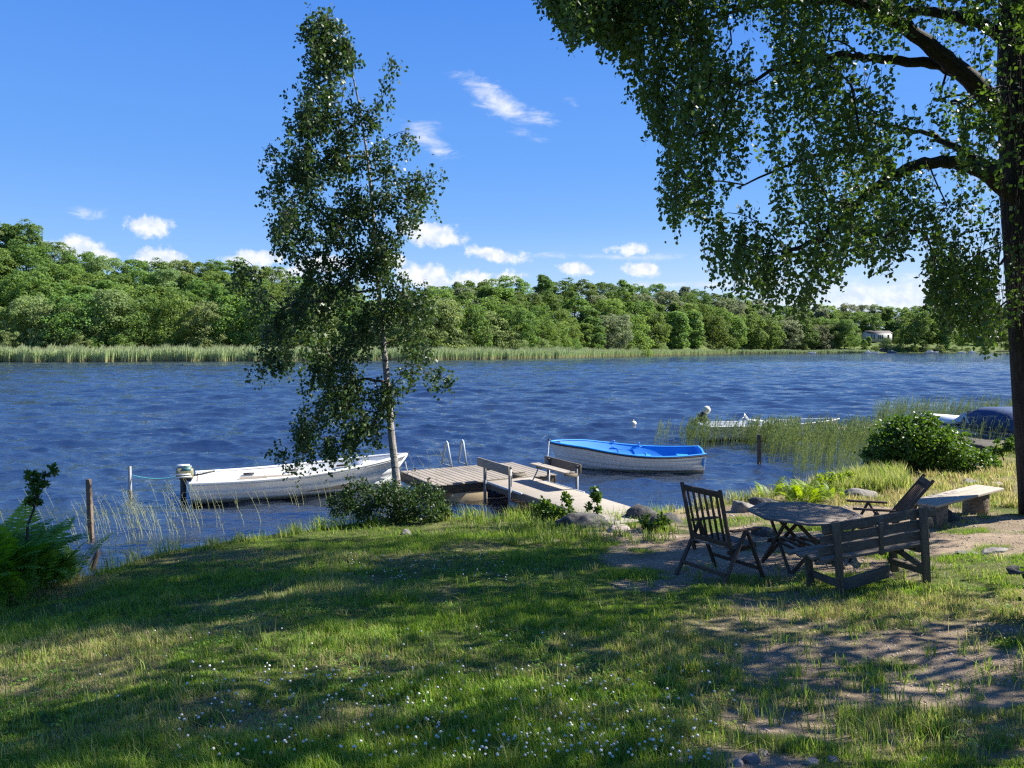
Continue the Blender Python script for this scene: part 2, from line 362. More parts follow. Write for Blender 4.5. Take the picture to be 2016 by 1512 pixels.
def waterm(t):
    o = objco(t)
    n = noise(t, o, 3.4, 3, .6, (.40, 1, 1)); n2 = noise(t, o, .9, 4, .6, (.26, 1, 1)); nf = noise(t, o, 11, 3, .6, (.5, 1, 1))
    n4 = noise(t, o, .2, 3, .6, (.3, 1, 1)); h = M2(t, 'ADD', M2(t, 'MULTIPLY', n, .26), M2(t, 'ADD', M2(t, 'MULTIPLY', n2, .16), M2(t, 'ADD', M2(t, 'MULTIPLY', nf, .09), M2(t, 'MULTIPLY', n4, .5))))
    nb = bump(t, h, 1., .30)
    mw = N(t, 'ShaderNodeMapping'); mw.inputs['Scale'].default_value = (.34, 1, 1); L(t, o, mw.inputs[0]); nw = N(t, 'ShaderNodeTexNoise', inp={'Scale': .9, 'Detail': 5., 'Roughness': .62}); L(t, mw.outputs[0], nw.inputs['Vector'])
    sl_ = N(t, 'ShaderNodeVectorMath', operation='SUBTRACT'); sl_.inputs[1].default_value = (.5, .5, .5); L(t, nw.outputs['Color'], sl_.inputs[0])
    m3 = N(t, 'ShaderNodeVectorMath', operation='MULTIPLY'); m3.inputs[1].default_value = (.25, .60, 0); L(t, sl_.outputs[0], m3.inputs[0])
    ad = N(t, 'ShaderNodeVectorMath', operation='ADD'); L(t, nb, ad.inputs[0]); L(t, m3.outputs[0], ad.inputs[1]); nz = N(t, 'ShaderNodeVectorMath', operation='NORMALIZE'); L(t, ad.outputs[0], nz.inputs[0]); nb = nz.outputs[0]
    foam = M2(t, 'MULTIPLY', SMOOTH(t, noise(t, o, .55, 5, .75, (.35, 1.3, 1)), .735, .765), SMOOTH(t, noise(t, o, 2.5, 3, .6), .42, .55))
    gust = noise(t, o, .035, 3, .5, (.5, 1, 1))
    c = MIX(t, SMOOTH(t, gust, .35, .65), (.014, .021, .034), (.022, .032, .050)); c = MIX(t, foam, c, (.75, .78, .8))
    return pbsdf(t, c, M2(t, 'ADD', .07, M2(t, 'MULTIPLY', foam, .6)), .8, normal=nb, IOR=2.35).outputs[0]
MT['water'] = mat('lake_water', waterm)
def groundm(t):
    o = objco(t); dirt = attr(t, 'dirt', 'Fac'); dry = attr(t, 'dry', 'Fac')
    n = noise(t, o, 1.6, 6, .65); f = noise(t, o, 28, 5, .7); ff = noise(t, o, 110, 3, .7)
    g = ramp(t, f, [(.3, (.035, .055, .014)), (.7, (.11, .13, .036))])
    d = ramp(t, f, [(.3, (.12, .10, .05)), (.7, (.30, .25, .13))])
    e = ramp(t, n, [(.35, (.18, .13, .085)), (.65, (.34, .26, .175))]); e = MIX(t, SMOOTH(t, ff, .52, .7, 0, .75), e, (.44, .38, .30)); e = MIX(t, SMOOTH(t, f, .56, .68, 0, .7), e, (.09, .07, .05))
    c = MIX(t, dry, g, d); c = MIX(t, dirt, c, e)
    h = M2(t, 'ADD', f, M2(t, 'MULTIPLY', ff, .6))
    return pbsdf(t, c, .95, .15, normal=bump(t, h, .9, .02)).outputs[0]
MT['ground'] = mat('ground_soil', groundm)
def grassm(t):
    rnd = attr(t, 'rnd', 'Fac'); dry = attr(t, 'dry', 'Fac')
    c = ramp(t, rnd, [(.0, (.065, .15, .020)), (.5, (.155, .27, .034)), (1., (.26, .36, .055))])
    c = MIX(t, dry, c, ramp(t, rnd, [(0, (.22, .19, .075)), (1., (.52, .45, .22))]))
    b = pbsdf(t, c, .5, .3).outputs[0]; tr = N(t, 'ShaderNodeBsdfTranslucent'); h = N(t, 'ShaderNodeHueSaturation', inp={'Hue': .49, 'Saturation': 1.1, 'Value': 1.6}); L(t, c, h.inputs['Color']); L(t, h.outputs[0], tr.inputs[0])
    mx = N(t, 'ShaderNodeMixShader'); mx.inputs[0].default_value = .38; L(t, b, mx.inputs[1]); L(t, tr.outputs[0], mx.inputs[2]); return mx.outputs[0]
MT['grass'] = mat('grass_blade', grassm)
def hillm(t):
    o = objco(t); n = noise(t, o, .12, 5, .6); f = noise(t, o, 1.2, 5, .7)
    c = ramp(t, n, [(.35, (.05, .08, .02)), (.65, (.13, .16, .045))]); c = MIX(t, SMOOTH(t, f, .5, .7, 0, .5), c, (.03, .05, .015))
    return pbsdf(t, c, .95, .1).outputs[0]
MT['hill'] = mat('hillside_grass', hillm)
def farreedm(t):
    z = attr(t, 'hgt', 'Fac'); r = attr(t, 'rnd', 'Fac')
    c = ramp(t, z, [(.0, (.36, .30, .16)), (.2, (.39, .37, .19)), (.4, (.32, .41, .18)), (.85, (.36, .45, .22)), (1., (.42, .41, .27))])
    c = MIX(t, M2(t, 'MULTIPLY', r, .5), c, (.30, .38, .13)); b = pbsdf(t, c, .7, .2).outputs[0]
    tr = N(t, 'ShaderNodeBsdfTranslucent'); L(t, c, tr.inputs[0]); mx = N(t, 'ShaderNodeMixShader'); mx.inputs[0].default_value = .3; L(t, b, mx.inputs[1]); L(t, tr.outputs[0], mx.inputs[2]); return mx.outputs[0]
MT['farreed'] = mat('far_reed', farreedm)

# ---------------------------------------------------------------- ground sheet
def grid_mesh(name, X, Y, Z, material, attrs=None, smooth=True):
    nx, ny = X.shape[1], X.shape[0]; V = np.stack([X.ravel(), Y.ravel(), Z.ravel()], 1)
    i = np.arange(ny - 1)[:, None] * nx + np.arange(nx - 1)[None]; i = i.ravel()
    return mesh_np(name, V, np.stack([i, i + 1, i + nx + 1, i + nx], 1), material, None, attrs, smooth)
# bare soil and dry turf, as patches on the ground
_dirt = [(1330, 1060, 1.4, .8, 1), (1450, 1110, 1.3, .9, 1), (1600, 1100, 1.5, 1.0, 1), (1250, 1100, .6, .45, .8), (1300, 1150, .7, .3, .8), (1750, 1070, 1.6, .8, 1), (1930, 1065, 1.6, .7, 1), (1700, 1010, 1.5, .9, .9), (1850, 1025, 1.2, .8, .9), (1560, 1180, .8, .3, .6),
         (1780, 1270, 1.1, .45, .9), (1960, 1310, 1.2, .6, 1.), (1650, 1290, .8, .35, .75), (1900, 1360, .9, .35, .9), (1600, 1450, .45, .3, .9), (1560, 1500, .4, .2, 1), (1900, 1440, .55, .22, .55), (1980, 1490, .4, .2, .7), (1280, 1040, .7, .35, .6), (1180, 1030, .5, .3, .5), (1420, 1010, 1.1, .6, .9), (1500, 1230, .6, .25, .45)]
_dryp = [(1800, 960, 5, 2.2, .9), (1950, 930, 5, 3, .8), (1620, 990, 1.6, 1., .8), (60, 1160, 1.2, .7, .9), (160, 1290, 1.1, .6, .7), (60, 1330, .9, .5, .7), (300, 1250, .8, .4, .5), (640, 1160, 1.2, .5, .5), (330, 1100, 2, .3, .6), (600, 1430, .5, .25, .7), (1900, 1190, 2.4, .5, .75), (1250, 1320, 1.1, .4, .3), (850, 1300, .6, .3, .3),
         (1750, 1230, 1.8, .5, .7), (1450, 1280, 1.2, .5, .5), (1700, 1420, 1.2, .4, .6), (1900, 1450, 1.0, .4, .7), (1350, 1420, .6, .25, .35), (300, 1420, .6, .3, .45), (700, 1100, 1.4, .4, .4), (930, 1080, .5, .3, .45)]
def patches(x, y, items, edge=.35):
    out = np.zeros(np.shape(x)); w = (fbm(np.asarray(x) * 1.7, np.asarray(y) * 1.7, 31, 5) - .5) * 1.9
    for px, py, rx, ry, st in items:
        c = on_ground(px, py); d = np.sqrt(((x - c.x) / (rx * 1.25)) ** 2 + ((y - c.y) / (ry * 1.4)) ** 2)
        out = np.maximum(out, sstep(1.15 - d + w, .0, .55) * st)
    return out
def dirt_at(x, y): return patches(x, y, _dirt)
def dry_at(x, y): return np.clip(patches(x, y, _dryp) * .9 + sstep(fbm(np.asarray(x) * .8, np.asarray(y) * .8, 9), .5, .75) * .22, 0, 1)
gx = np.unique(np.concatenate([np.linspace(-900, -60, 12), np.linspace(-60, -16, 40), np.arange(-16, 22, .085), np.linspace(22, 70, 44), np.linspace(70, 900, 12)]))
gy = np.unique(np.concatenate([np.linspace(-1500, -60, 10), np.linspace(-60, -4, 30), np.arange(-4, 27, .085), np.linspace(27, 60, 30), np.linspace(60, 110, 6)]))
GX, GY = np.meshgrid(gx, gy); GZ = ground_z(GX, GY)
gd = dirt_at(GX, GY); gdr = dry_at(GX, GY); shd = shore_y(GX) - GY
gd = np.maximum(gd, sstep(-shd, .08, .3))
g_ = grid_mesh('ground', GX, GY, GZ, MT['ground'], {'dirt': gd.ravel(), 'dry': gdr.ravel()}); g_['kind'] = 'structure'

# ---------------------------------------------------------------- lake
nth, nr = 900, 1090
th = np.linspace(R(-62), R(62), nth); 
rr = np.concatenate([6.0 * (90 / 6.) ** np.linspace(0, 1, 640, endpoint=False), 90 * (520 / 90) ** np.linspace(0, 1, 420, endpoint=False), 520 * (3500 / 520) ** np.linspace(0, 1, 30)])
TH, RR = np.meshgrid(th, rr); WX = RR * np.sin(TH); WY = RR * np.cos(TH); WZ = np.zeros_like(WX); DX = np.zeros_like(WX); DY = np.zeros_like(WX)
spac = np.maximum(np.gradient(rr)[:, None] * np.ones_like(TH), RR * (th[1] - th[0]))
wr = np.random.default_rng(5)
calm = .35 + .65 * sstep(RR, 13, 30)
for i in range(105):
    lam = .26 * (1.9 / .26) ** wr.random() if i < 64 else wr.uniform(1.8, 3.2); k = 2 * math.pi / lam; a = R(-100) + wr.normal() * R(30 if lam < .7 else 19); sl = .050 if lam < .9 else (.043 if lam < 1.8 else .032)
    fade = sstep(lam / spac, 2.2, 4.5) * calm; ph = wr.random() * 6.283; amp = sl / k
    q = k * (WX * math.cos(a) + WY * math.sin(a)) + ph
    env = .25 + 1.5 * vnoise(WX / (lam * 7) + i, WY / (lam * 3) + 2 * i, i)
    WZ += amp * fade * env * np.cos(q); s_ = -amp * fade * env * np.sin(q) * .85; DX += s_ * math.cos(a); DY += s_ * math.sin(a)
w_ = grid_mesh('lake_water', WX + DX, WY + DY, WZ, MT['water']); w_['kind'] = 'structure'

# ---------------------------------------------------------------- far shore
_sh = [(-1500, 716), (-600, 714), (0, 713), (500, 711), (850, 709), (1000, 707), (1100, 705), (1300, 699.5), (1450, 696.5), (1650, 695.2), (2016, 694.6), (2700, 694.6)]
def shore_d(px): return np.interp(px, [a for a, b in _sh], [CAM_H * FPX / (b - 684) for a, b in _sh])
_ridge = [(-700, 400), (-200, 425), (0, 440), (55, 448), (100, 478), (150, 500), (200, 512), (270, 514), (350, 517), (400, 514), (480, 522), (560, 533), (640, 560), (700, 585), (745, 600), (800, 590), (830, 572), (870, 563), (930, 560), (975, 549), (1050, 548), (1150, 556), (1250, 561), (1350, 571), (1420, 580), (1500, 592), (1560, 604), (1700, 600), (1760, 608), (1820, 599), (1900, 608), (2016, 606), (2400, 600)]
_front = [(-700, 560), (0, 600), (200, 585), (400, 592), (600, 600), (750, 604), (850, 592), (950, 606), (1050, 622), (1100, 640), (1150, 628), (1300, 612), (1450, 622), (1580, 636), (1680, 640), (1720, 676), (1790, 680), (2016, 680), (2400, 680)]
RG = lambda p: np.interp(p, [a for a, b in _ridge], [b for a, b in _ridge]); FR = lambda p: np.interp(p, [a for a, b in _front], [b for a, b in _front])
ROWS = [(0.0, 21, 0), (.36, 40, 1), (.68, 60, 2), (1.0, 84, 3)]
TREE_H = lambda px: np.interp(px, [-700, 0, 800, 1100, 1600, 2016], [15, 15, 14, 17, 17, 16])
def top_z(px, d, py): return CAM_H + (684 - py) / FPX * d
def row_base(px, t, off):
    d = shore_d(px) + off * (1 if px < 1650 else 1.5); py = FR(px) + (RG(px) - FR(px)) * t; h = TREE_H(px) if t > 0 else 0
    z = top_z(px, d, py) - h
    zz = max(z, .3 + .02 * off) if t > 0 else .35
    if abs(t - .36) < .01: zz = max(zz, 6.5 * float(sstep(px, 1660, 1720)))
    return d, zz, py
hp = np.linspace(-2300, 3600, 170); HX = []; HY = []; HZ = []
def hrow(f):
    a = [f(p) for p in hp]; HX.append([(p - 1008) / FPX * q[0] for p, q in zip(hp, a)]); HY.append([q[0] for q in a]); HZ.append([q[1] for q in a])
hrow(lambda p: (shore_d(p) + .5, -2.)); hrow(lambda p: (shore_d(p) + 3, .1)); hrow(lambda p: (shore_d(p) + 9, .6))
for t, off, k in ROWS[1:]:
    hrow(lambda p: row_base(p, t, off)[:2])
hrow(lambda p: (shore_d(p) + 150, row_base(p, 1., 84)[1] - 2)); hrow(lambda p: (shore_d(p) + 900, 1)); hrow(lambda p: (6000, -5))
h_ = grid_mesh('hills', np.array(HX), np.array(HY), np.array(HZ), MT['hill']); h_['kind'] = 'structure'

def cards(P, Ld, Wd, ll, ww):
    """diamond leaves: base P, along Ld (unit), across Wd (unit)"""
    l = Ld * ll[:, None]; w = Wd * ww[:, None] * .5
    V = np.stack([P, P + l * .45 + w, P + l, P + l * .45 - w], 1).reshape(-1, 3)
    n = len(P); return V, (np.arange(n)[:, None] * 4 + np.arange(4)[None])
def unit(a): return a / (np.linalg.norm(a, axis=1)[:, None] + 1e-9)

def far_crown(kind, seed, nq=10000):
    g = np.random.default_rng(seed); lobes = []
    for i in range(105):
        z = g.random(); a = g.random() * 6.283
        if kind == 'round': zz = .16 + .80 * z; rad = .32 * math.sqrt(max(.02, 1 - ((zz - .55) / .47) ** 2)); lr = .078
        elif kind == 'tall': zz = .12 + .84 * z; rad = .17 * math.sqrt(max(.03, 1 - ((zz - .5) / .52) ** 2)); lr = .058
        elif kind == 'conifer': zz = .08 + .88 * z; rad = .22 * (1 - zz) ** .8; lr = .045
        else: zz = .02 + .90 * z; rad = .42 * math.sqrt(max(.03, 1 - ((zz - .28) / .70) ** 2)); lr = .086
        rad *= .5 + .58 * g.random(); lobes.append((rad * math.cos(a) + .05 * zz, rad * math.sin(a), zz + .04 * g.normal() * (z > .7), lr * (.5 + .9 * g.random())))
    lobes = np.array(lobes); P = []; D = []
    per = nq // len(lobes)
    for x, y, z, r in lobes:
        d = g.normal(size=(per, 3)); out = np.array([x, y, (z - .45) * .6]); out /= np.linalg.norm(out) + 1e-6
        d += out * .9 + np.array([0, 0, .35]); d = unit(d); rr_ = r * (.72 + .42 * g.random((per, 1)) ** .5)
        P.append(np.array([x, y, z]) + d * rr_ * np.array([1.15, 1.15, .85])); D.append(d)
    P = np.concatenate(P); D = np.concatenate(D); n = len(P)
    nrm = unit(D + g.normal(size=(n, 3)) * .55); ref = g.normal(size=(n, 3)); Ld = unit(np.cross(nrm, ref)); Wd = np.cross(nrm, Ld)
    s = (.015 + .016 * g.random(n)) * (1.0 if kind != 'conifer' else .8)
    V, F = cards(P, Ld, Wd, s * 1.35, s)
    return V, F, np.repeat(g.random(n), 4)
def far_trunk():
    b = MB(); b.tube([(0, 0, -.1), (.004, 0, .3), (0, .005, .75)], [.02, .014, .004], 6)
    for i in range(7):
        a = i * 2.4; z = .25 + .07 * i; b.tube([(0, 0, z), (.09 * math.cos(a), .09 * math.sin(a), z + .07), (.17 * math.cos(a), .17 * math.sin(a), z + .16)], [.007, .005, .002], 4)
    return b
KINDS = {}
_tr = None
for k, seeds in (('round', (1, 2, 3, 4, 5)), ('tall', (6, 7, 8)), ('conifer', (9, 10)), ('bushy', (12, 13, 14, 15))):
    KINDS[k] = []
    for s in seeds:
        V, F, rn = far_crown(k, s); o = mesh_np('crown', V, F, FT[0], None, {'rnd': rn}); me = o.data; bpy.data.objects.remove(o); KINDS[k].append(me)
o = far_trunk().build('trunk', MT['bark_dark']); TRUNK_ME = o.data; bpy.data.objects.remove(o)
TONE = ['mid green', 'dark green', 'pale green', 'grey green']; SHP = {'round': 'round leafy', 'tall': 'tall narrow', 'conifer': 'pointed', 'bushy': 'low bushy'}
ROWW = ['by the reeds', 'in the second row', 'on the slope', 'on the skyline']
def place_word(px):
    for lim, w in ((60, 'at the far left'), (140, 'left of the timber post'), (215, 'above the timber post'), (300, 'above the metal post'), (380, 'above the beige outboard'), (500, 'left of the slim birch'), (600, 'behind the slim birch left side'), (760, 'behind the slim birch trunk'), (860, 'behind the slim birch right side'), (960, 'above the swimming ladder'), (1060, 'above the dock benches'), (1150, 'above the blue boat bow'), (1230, 'above the blue boat'), (1330, 'above the small buoy'), (1430, 'above the tilted black outboard'), (1520, 'above the dark mooring post'), (1620, 'below the drooping branches'), (1715, 'left of the white house'), (1840, 'right of the white house')):
        if px < lim: return w
    return 'beside the big birch trunk'
_seen = set()
def far_tree(kind, px, d, base, h, wid, tone, row):
    x = (px - 1008) / FPX * d; name = {'round': 'broadleaf_tree', 'tall': 'slender_tree', 'conifer': 'spruce_tree', 'bushy': 'willow_tree'}[kind]
    lab = f"{SHP[kind]} {TONE[tone]} tree {ROWW[row]} {place_word(px)}"; lab = ' '.join(lab.split()[:16])
    t = thing(name, lab, 'tree', (x, d, base), random.uniform(0, 6.28), 'trees of the wood across the lake')
    t.scale = (h * wid, h * wid, h)
    c = bpy.data.objects.new('crown', random.choice(KINDS[kind])); COL.objects.link(c); c.parent = t
    c.material_slots[0].link = 'OBJECT'; c.material_slots[0].material = FT[tone]
    k = bpy.data.objects.new('trunk', TRUNK_ME); COL.objects.link(k); k.parent = t
NT = 0
rt = random.Random(21)
for ri, (t, off, k) in enumerate(ROWS):
    px = (-150 if ri else -150) + rt.uniform(0, 30)
    while px < 2150:
        d, base, py = row_base(px, t, off); d += rt.uniform(-5, 5) * (1 if ri else .4)
        if ri <= 1 and px > 1650: break
        zt = top_z(px, d, py + rt.uniform(-8, 10) * 190 / d * (1.6 if ri < 3 else .9)); h = zt - base + .3
        if ri == 0:
            if px < 880: kind = rt.choice(['bushy', 'bushy', 'round']); tone = rt.choice([2, 2, 0, 0])
            elif px < 1130: kind = rt.choice(['bushy', 'round', 'bushy']); tone = rt.choice([2, 0, 0])
            else: kind = rt.choice(['round', 'tall', 'round', 'bushy']); tone = rt.choice([1, 0, 0, 3])
        else:
            kind = rt.choice(['round', 'round', 'tall', 'round', 'conifer' if px > 1300 and ri > 1 else 'round']); tone = rt.choice([0, 0, 1, 2, 0] if px < 800 else [1, 0, 1, 3, 0])
        h = max(h, 5); wid = rt.uniform(.95, 1.25) * (1.25 if kind == 'tall' else 1.) * (1.15 if kind == 'round' else 1.) 
        if kind == 'bushy': wid *= .95
        far_tree(kind, px, d, base, h, wid, tone, ri); NT += 1
        px += FPX * h / d * {'round': .60, 'tall': .42, 'conifer': .36, 'bushy': .66}[kind] * wid * rt.uniform(.62, .95) * (1 if ri else .85)
        
# lakeside bushes in front of the left wood and the gardens on the right
for px in [20, 95, 160, 250, 330, 420, 500, 590, 680, 760, 850, 905, 960, 1010, 1065, 1125, 1180, 1240, 1300, 1370, 1440, 1510, 1580, 1640]:
    d = float(shore_d(px)) + 16 + rt.uniform(-1, 2); hh = rt.uniform(5, 8.5) if px < 1100 else rt.uniform(4, 7)
    far_tree('bushy', px, d, .3, hh, rt.uniform(1.1, 1.4), rt.choice([0, 2, 0, 2]), 0); NT += 1
for px, off, hh, kind, tone in [(1708, 16, 7, 'tall', 0), (1745, 20, 5, 'bushy', 0), (1640, 12, 17, 'round', 1), (1662, 10, 19, 'round', 1), (1681, 14, 9, 'round', 0), (1772, 26, 9, 'bushy', 1), (1800, 12, 25, 'round', 1), (1822, 18, 27, 'conifer', 1), (1845, 14, 24, 'round', 1), (1785, 20, 7, 'round', 1), (1770, 6, 5, 'bushy', 0), (1798, 5, 5, 'bushy', 0), (1822, 5, 5.5, 'bushy', 2), (1722, 5, 4.5, 'bushy', 1), (1738, 12, 5, 'bushy', 2),
                                (1700, 6, 8, 'tall', 0), (1860, 8, 12, 'tall', 0), (1893, 14, 12, 'round', 0), (1880, 5, 4, 'bushy', 2), (1935, 6, 4, 'bushy', 0), (1985, 8, 7, 'round', 1), (1905, 5, 3.5, 'bushy', 1), (1965, 30, 13, 'round', 1), (2000, 60, 16, 'round', 1), (1850, 5, 5, 'bushy', 2), (1765, 22, 5, 'bushy', 1)]:
    d = float(shore_d(px)) + off * 1.6; z = np.interp(off * 1.6, [0, 10, 40, 100], [.3, .8, 7, 14]); far_tree(kind, px, d, float(z) - .5, hh, 1.25, tone, 0 if off < 9 else 1); NT += 1
rt2 = random.Random(5)
for ri, (t, off, k) in enumerate(ROWS):                          # the wood goes on beyond the left edge
    px = -640
    while px < -150:
        d, base, py = row_base(px, t, off); h = max(5, top_z(px, d, py) - base); far_tree('bushy' if ri == 0 else 'round', px, d, base, h, rt2.uniform(1.2, 1.5), rt2.choice([0, 2, 0]), ri); NT += 1; px += FPX * h / d * .72
print('far trees', NT)

# reed belt along the far shore
n = 62000; g = np.random.default_rng(3)
rp = np.concatenate([g.uniform(-600, 1330, int(n * .8)), g.uniform(1330, 1720, n - int(n * .8))]); wdt = np.interp(rp, [0, 1150, 1300, 1720], [10, 14, 7, 4]); dep = g.random(n) ** 1.3 * wdt
rd = np.array([shore_d(p) for p in rp]) - 1.5 + dep + (fbm(rp / 26, 0 * rp, 4) - .2) * 5; hh = np.interp(rp, [-600, 0, 850, 1150, 1330, 1700], [3.4, 3.4, 3.0, 2.9, 2.4, 2.0]) * (.72 + .4 * g.random(n)) * (.55 + .85 * fbm(rp / 14, dep / 3, 6))
bx = (rp - 1008) / FPX * rd; bz = np.clip(dep - 4, -1, 6) * .09; wd_ = (.045 + .05 * g.random(n)) * np.interp(rp, [0, 1300, 1700], [1, 1.3, 1.8]); lean = (.28 + .22 * g.normal(size=n)) 
P0 = np.stack([bx, rd, bz], 1); yaw = g.random(n) * 3.14; w3 = np.stack([np.cos(yaw), np.sin(yaw), 0 * yaw], 1) * wd_[:, None]
mid = P0 + np.stack([lean * .3, g.normal(size=n) * .1, hh * .6], 1); tip = P0 + np.stack([lean * 1.2, g.normal(size=n) * .2, hh], 1)
V = np.stack([P0 - w3, P0 + w3, mid + w3 * .9, mid - w3 * .9, tip + w3 * .25, tip - w3 * .25], 1).reshape(-1, 3); b = np.arange(n)[:, None] * 6
F = np.concatenate([b + np.array([[0, 1, 2, 3]]), b + np.array([[3, 2, 4, 5]])])
hg = np.tile([0, 0, .6, .6, 1, 1], n) + np.repeat(g.normal(size=n) * .04, 6)
o = mesh_np('reed_belt', V, F, MT['farreed'], None, {'hgt': hg, 'rnd': np.repeat(g.random(n), 6)}); tagp(o, 'pale green reed belt along the far shore below the wood', 'reeds', kind='stuff')

# ---------------------------------------------------------------- floating dock, gangway, ladder, dock benches
def frame(o, ex):
    """local frame: origin o, x axis ex (horizontal)"""
    ex = Vector((ex[0], ex[1], 0)).normalized(); return math.atan2(ex.y, ex.x)
A = at_z(788, 928, .40); B = at_z(855, 955.5, .40); C = at_z(1096, 934, .40)
rzd = frame(A, B - A); dock = thing('floating_dock', 'square floating timber dock between the two boats with a steel swimming ladder', 'dock', (A.x, A.y, 0), rzd)
LX = (B - A).length; LY = (C - B).length      # local x: A->B, local y: A->D
b = MB(); nb = 21; w = LY / nb
for i in range(nb): b.bar((-.03, (i + .5) * w, .385), (LX + .03, (i + .5) * w, .385), w - .02, .03)
b.build('deck', MT['deck'], dock, bevel=.003)
b = MB()
for y in (.02, LY - .02): b.bar((0, y, .26), (LX, y, .26), .05, .20)
for x in (.03, LX - .03, LX * .5): b.bar((x, .05, .275), (x, LY - .05, .275), .05, .16)
b.build('side_board', MT['wetwood'], dock, bevel=.004)
b = MB()
for y0, y1 in ((.42, 1.35), (1.95, LY - .2)): b.bar((.3, (y0 + y1) / 2, .05), (LX - .02, (y0 + y1) / 2, .05), y1 - y0, .24)
b.build('float', MT['foam'], dock, bevel=.02)
for lx, ly in ((.12, .35), (LX - .5, .05)):
    q = MB(); q.tube([(lx, ly, .40), (lx, ly, .46)], .018, 8); q.tube([(lx - .06, ly, .46), (lx + .06, ly, .47)], .015, 6); q.build('cleat', MT['black'], dock)
# ladder: two A-shaped handrails at the far edge
lad = MB()
Dk = A + (C - B); inv = Matrix.Translation((A.x, A.y, 0)) @ Matrix.Rotation(rzd, 4, 'Z'); inv = inv.inverted()
pr = []
for (fx, fy, bx_, by_, tx, ty) in ((870, 913, 889, 919, 880, 875), (903, 910, 918, 915, 909, 871.5)):
    f0 = inv @ at_z(fx, fy, .41); f1 = inv @ at_z(bx_, by_, .41); mid = (f0 + f1) / 2; h = .62
    top = Vector((mid.x, mid.y, .41 + h)); d = (f1 - f0).normalized()
    r = MB(); r.tube([f0, top - d * .05 + Vector((0, 0, -.03)), top, top + d * .05 + Vector((0, 0, -.03)), f1], .03, 8); r.tube([f0, f1], .026, 8); r.build('ladder_rail', MT['steelpale'], dock, smooth=True); pr.append(f0)
r = MB()
for k in range(3): r.tube([pr[0] + Vector((-.1, 0, -.3 - k * .25)), pr[1] + Vector((-.1, 0, -.3 - k * .25))], .018, 8)
r.build('ladder_rung', MT['steelpale'], dock)

G0 = at_z(953, 945.5, .42); G1 = at_z(1045, 938.5, .42); G2 = at_z(1275, 1003, .47)
gd_ = Vector((.465, -.885, 0)).normalized(); gs = Vector((-gd_.y, gd_.x, 0)) * 1        # gs points right / away
if gs.x < 0: gs = -gs
rzg = math.atan2(gd_.y, gd_.x); gang = thing('gangway', 'pale timber gangway running from the floating dock up to the shore', 'gangway', (G1.x, G1.y, 0), rzg)
GW = 1.18; GL = (G2 - G1).length + .55
b = MB(); nb = int(GL / .095)                                                    # local x along, local y: +y is left of travel
sgn = 1 if (Matrix.Rotation(-rzg, 4, 'Z') @ gs).y > 0 else -1
for i in range(nb): b.bar(((i + .5) * GL / nb, sgn * .0, .405 + .012 * i / nb), ((i + .5) * GL / nb, -sgn * GW, .405 + .012 * i / nb), GL / nb - .004, .03)
b.build('deck', MT['gang'], gang, bevel=.002)
b = MB()
for y in (-.03, -GW + .03): b.bar((0, sgn * y, .32), (GL, sgn * y, .33), .045, .15)
b.bar((0.02, 0, .425), (.02, -sgn * GW, .425), .07, .02)
b.build('side_board', MT['timber'], gang, bevel=.003)
b = MB(); b.bar((.1, -sgn * .04, .33), (.1, -sgn * (GW - .04), .33), .08, .08); b.tube([(-.15, -sgn * .1, .33), (.15, -sgn * .1, .33)], .03, 8); b.build('hinge', MT['steel'], gang)

def dock_bench(name_l, side, x0, x1, label):
    """side=+1 right of gangway, -1 left; x0,x1 positions along the gangway"""
    yo = sgn * .10 if side > 0 else -sgn * (GW + .10)
    o = -1 if side > 0 else 1                                                    # towards gangway
    inw = (-sgn if side > 0 else sgn)
    t = thing('dock_bench', label, 'bench', gang.matrix_basis @ Vector((x0, yo, 0)), rzg, 'benches beside the gangway'); Lb = x1 - x0
    for x in (0.04, Lb - .04):
        p = MB(); p.tube([(x, 0, -.9), (x, 0, .90)], .036, 12); po = p.build('post', MT['steel'], t, smooth=True)
        c = MB(); c.tube([(x, 0, .90), (x, 0, .94)], .042, 12); c.build('cap', MT['black'], po)
    p = MB(); p.tube([(-.02, inw * .07, .40), (Lb + .35, inw * .07, .41)], .028, 10); p.build('rail', MT['steelpale'], t, smooth=True)
    b = MB()
    for k in range(2): b.bar((-.22, inw * (.14 + .145 * k), .80), (Lb + .0, inw * (.14 + .145 * k), .80), .135, .035)
    b.build('seat', MT['plank'] if side > 0 else MT['deck'], t, bevel=.004)
    b = MB(); b.bar((-.22, -inw * .06, .865), (Lb + .02, -inw * .06, .865), .035, .20); b.build('backrest', MT['timber'] if side > 0 else MT['deck'], t, bevel=.004)
    for x in (.04, Lb - .04): b = MB(); b.prism([(inw * .03, .69), (inw * .36, .745), (inw * .36, .78), (inw * .03, .78)], x + .04, x + .08, 'x'); b.build('bracket', MT['timber'], t)
    return t
db = dock_bench('l', -1, .10, 1.42, 'grey dock bench seen from behind, on the left of the gangway over the water')
dock_bench('r', +1, .62, 1.92, 'pale-seated dock bench on the right of the gangway by the blue boat')
fb = MB(); fb.bar((1.32, .0, .14), (1.62, .0, .14), .12, .10); fb.build('foot_block', MT['plank'], db)

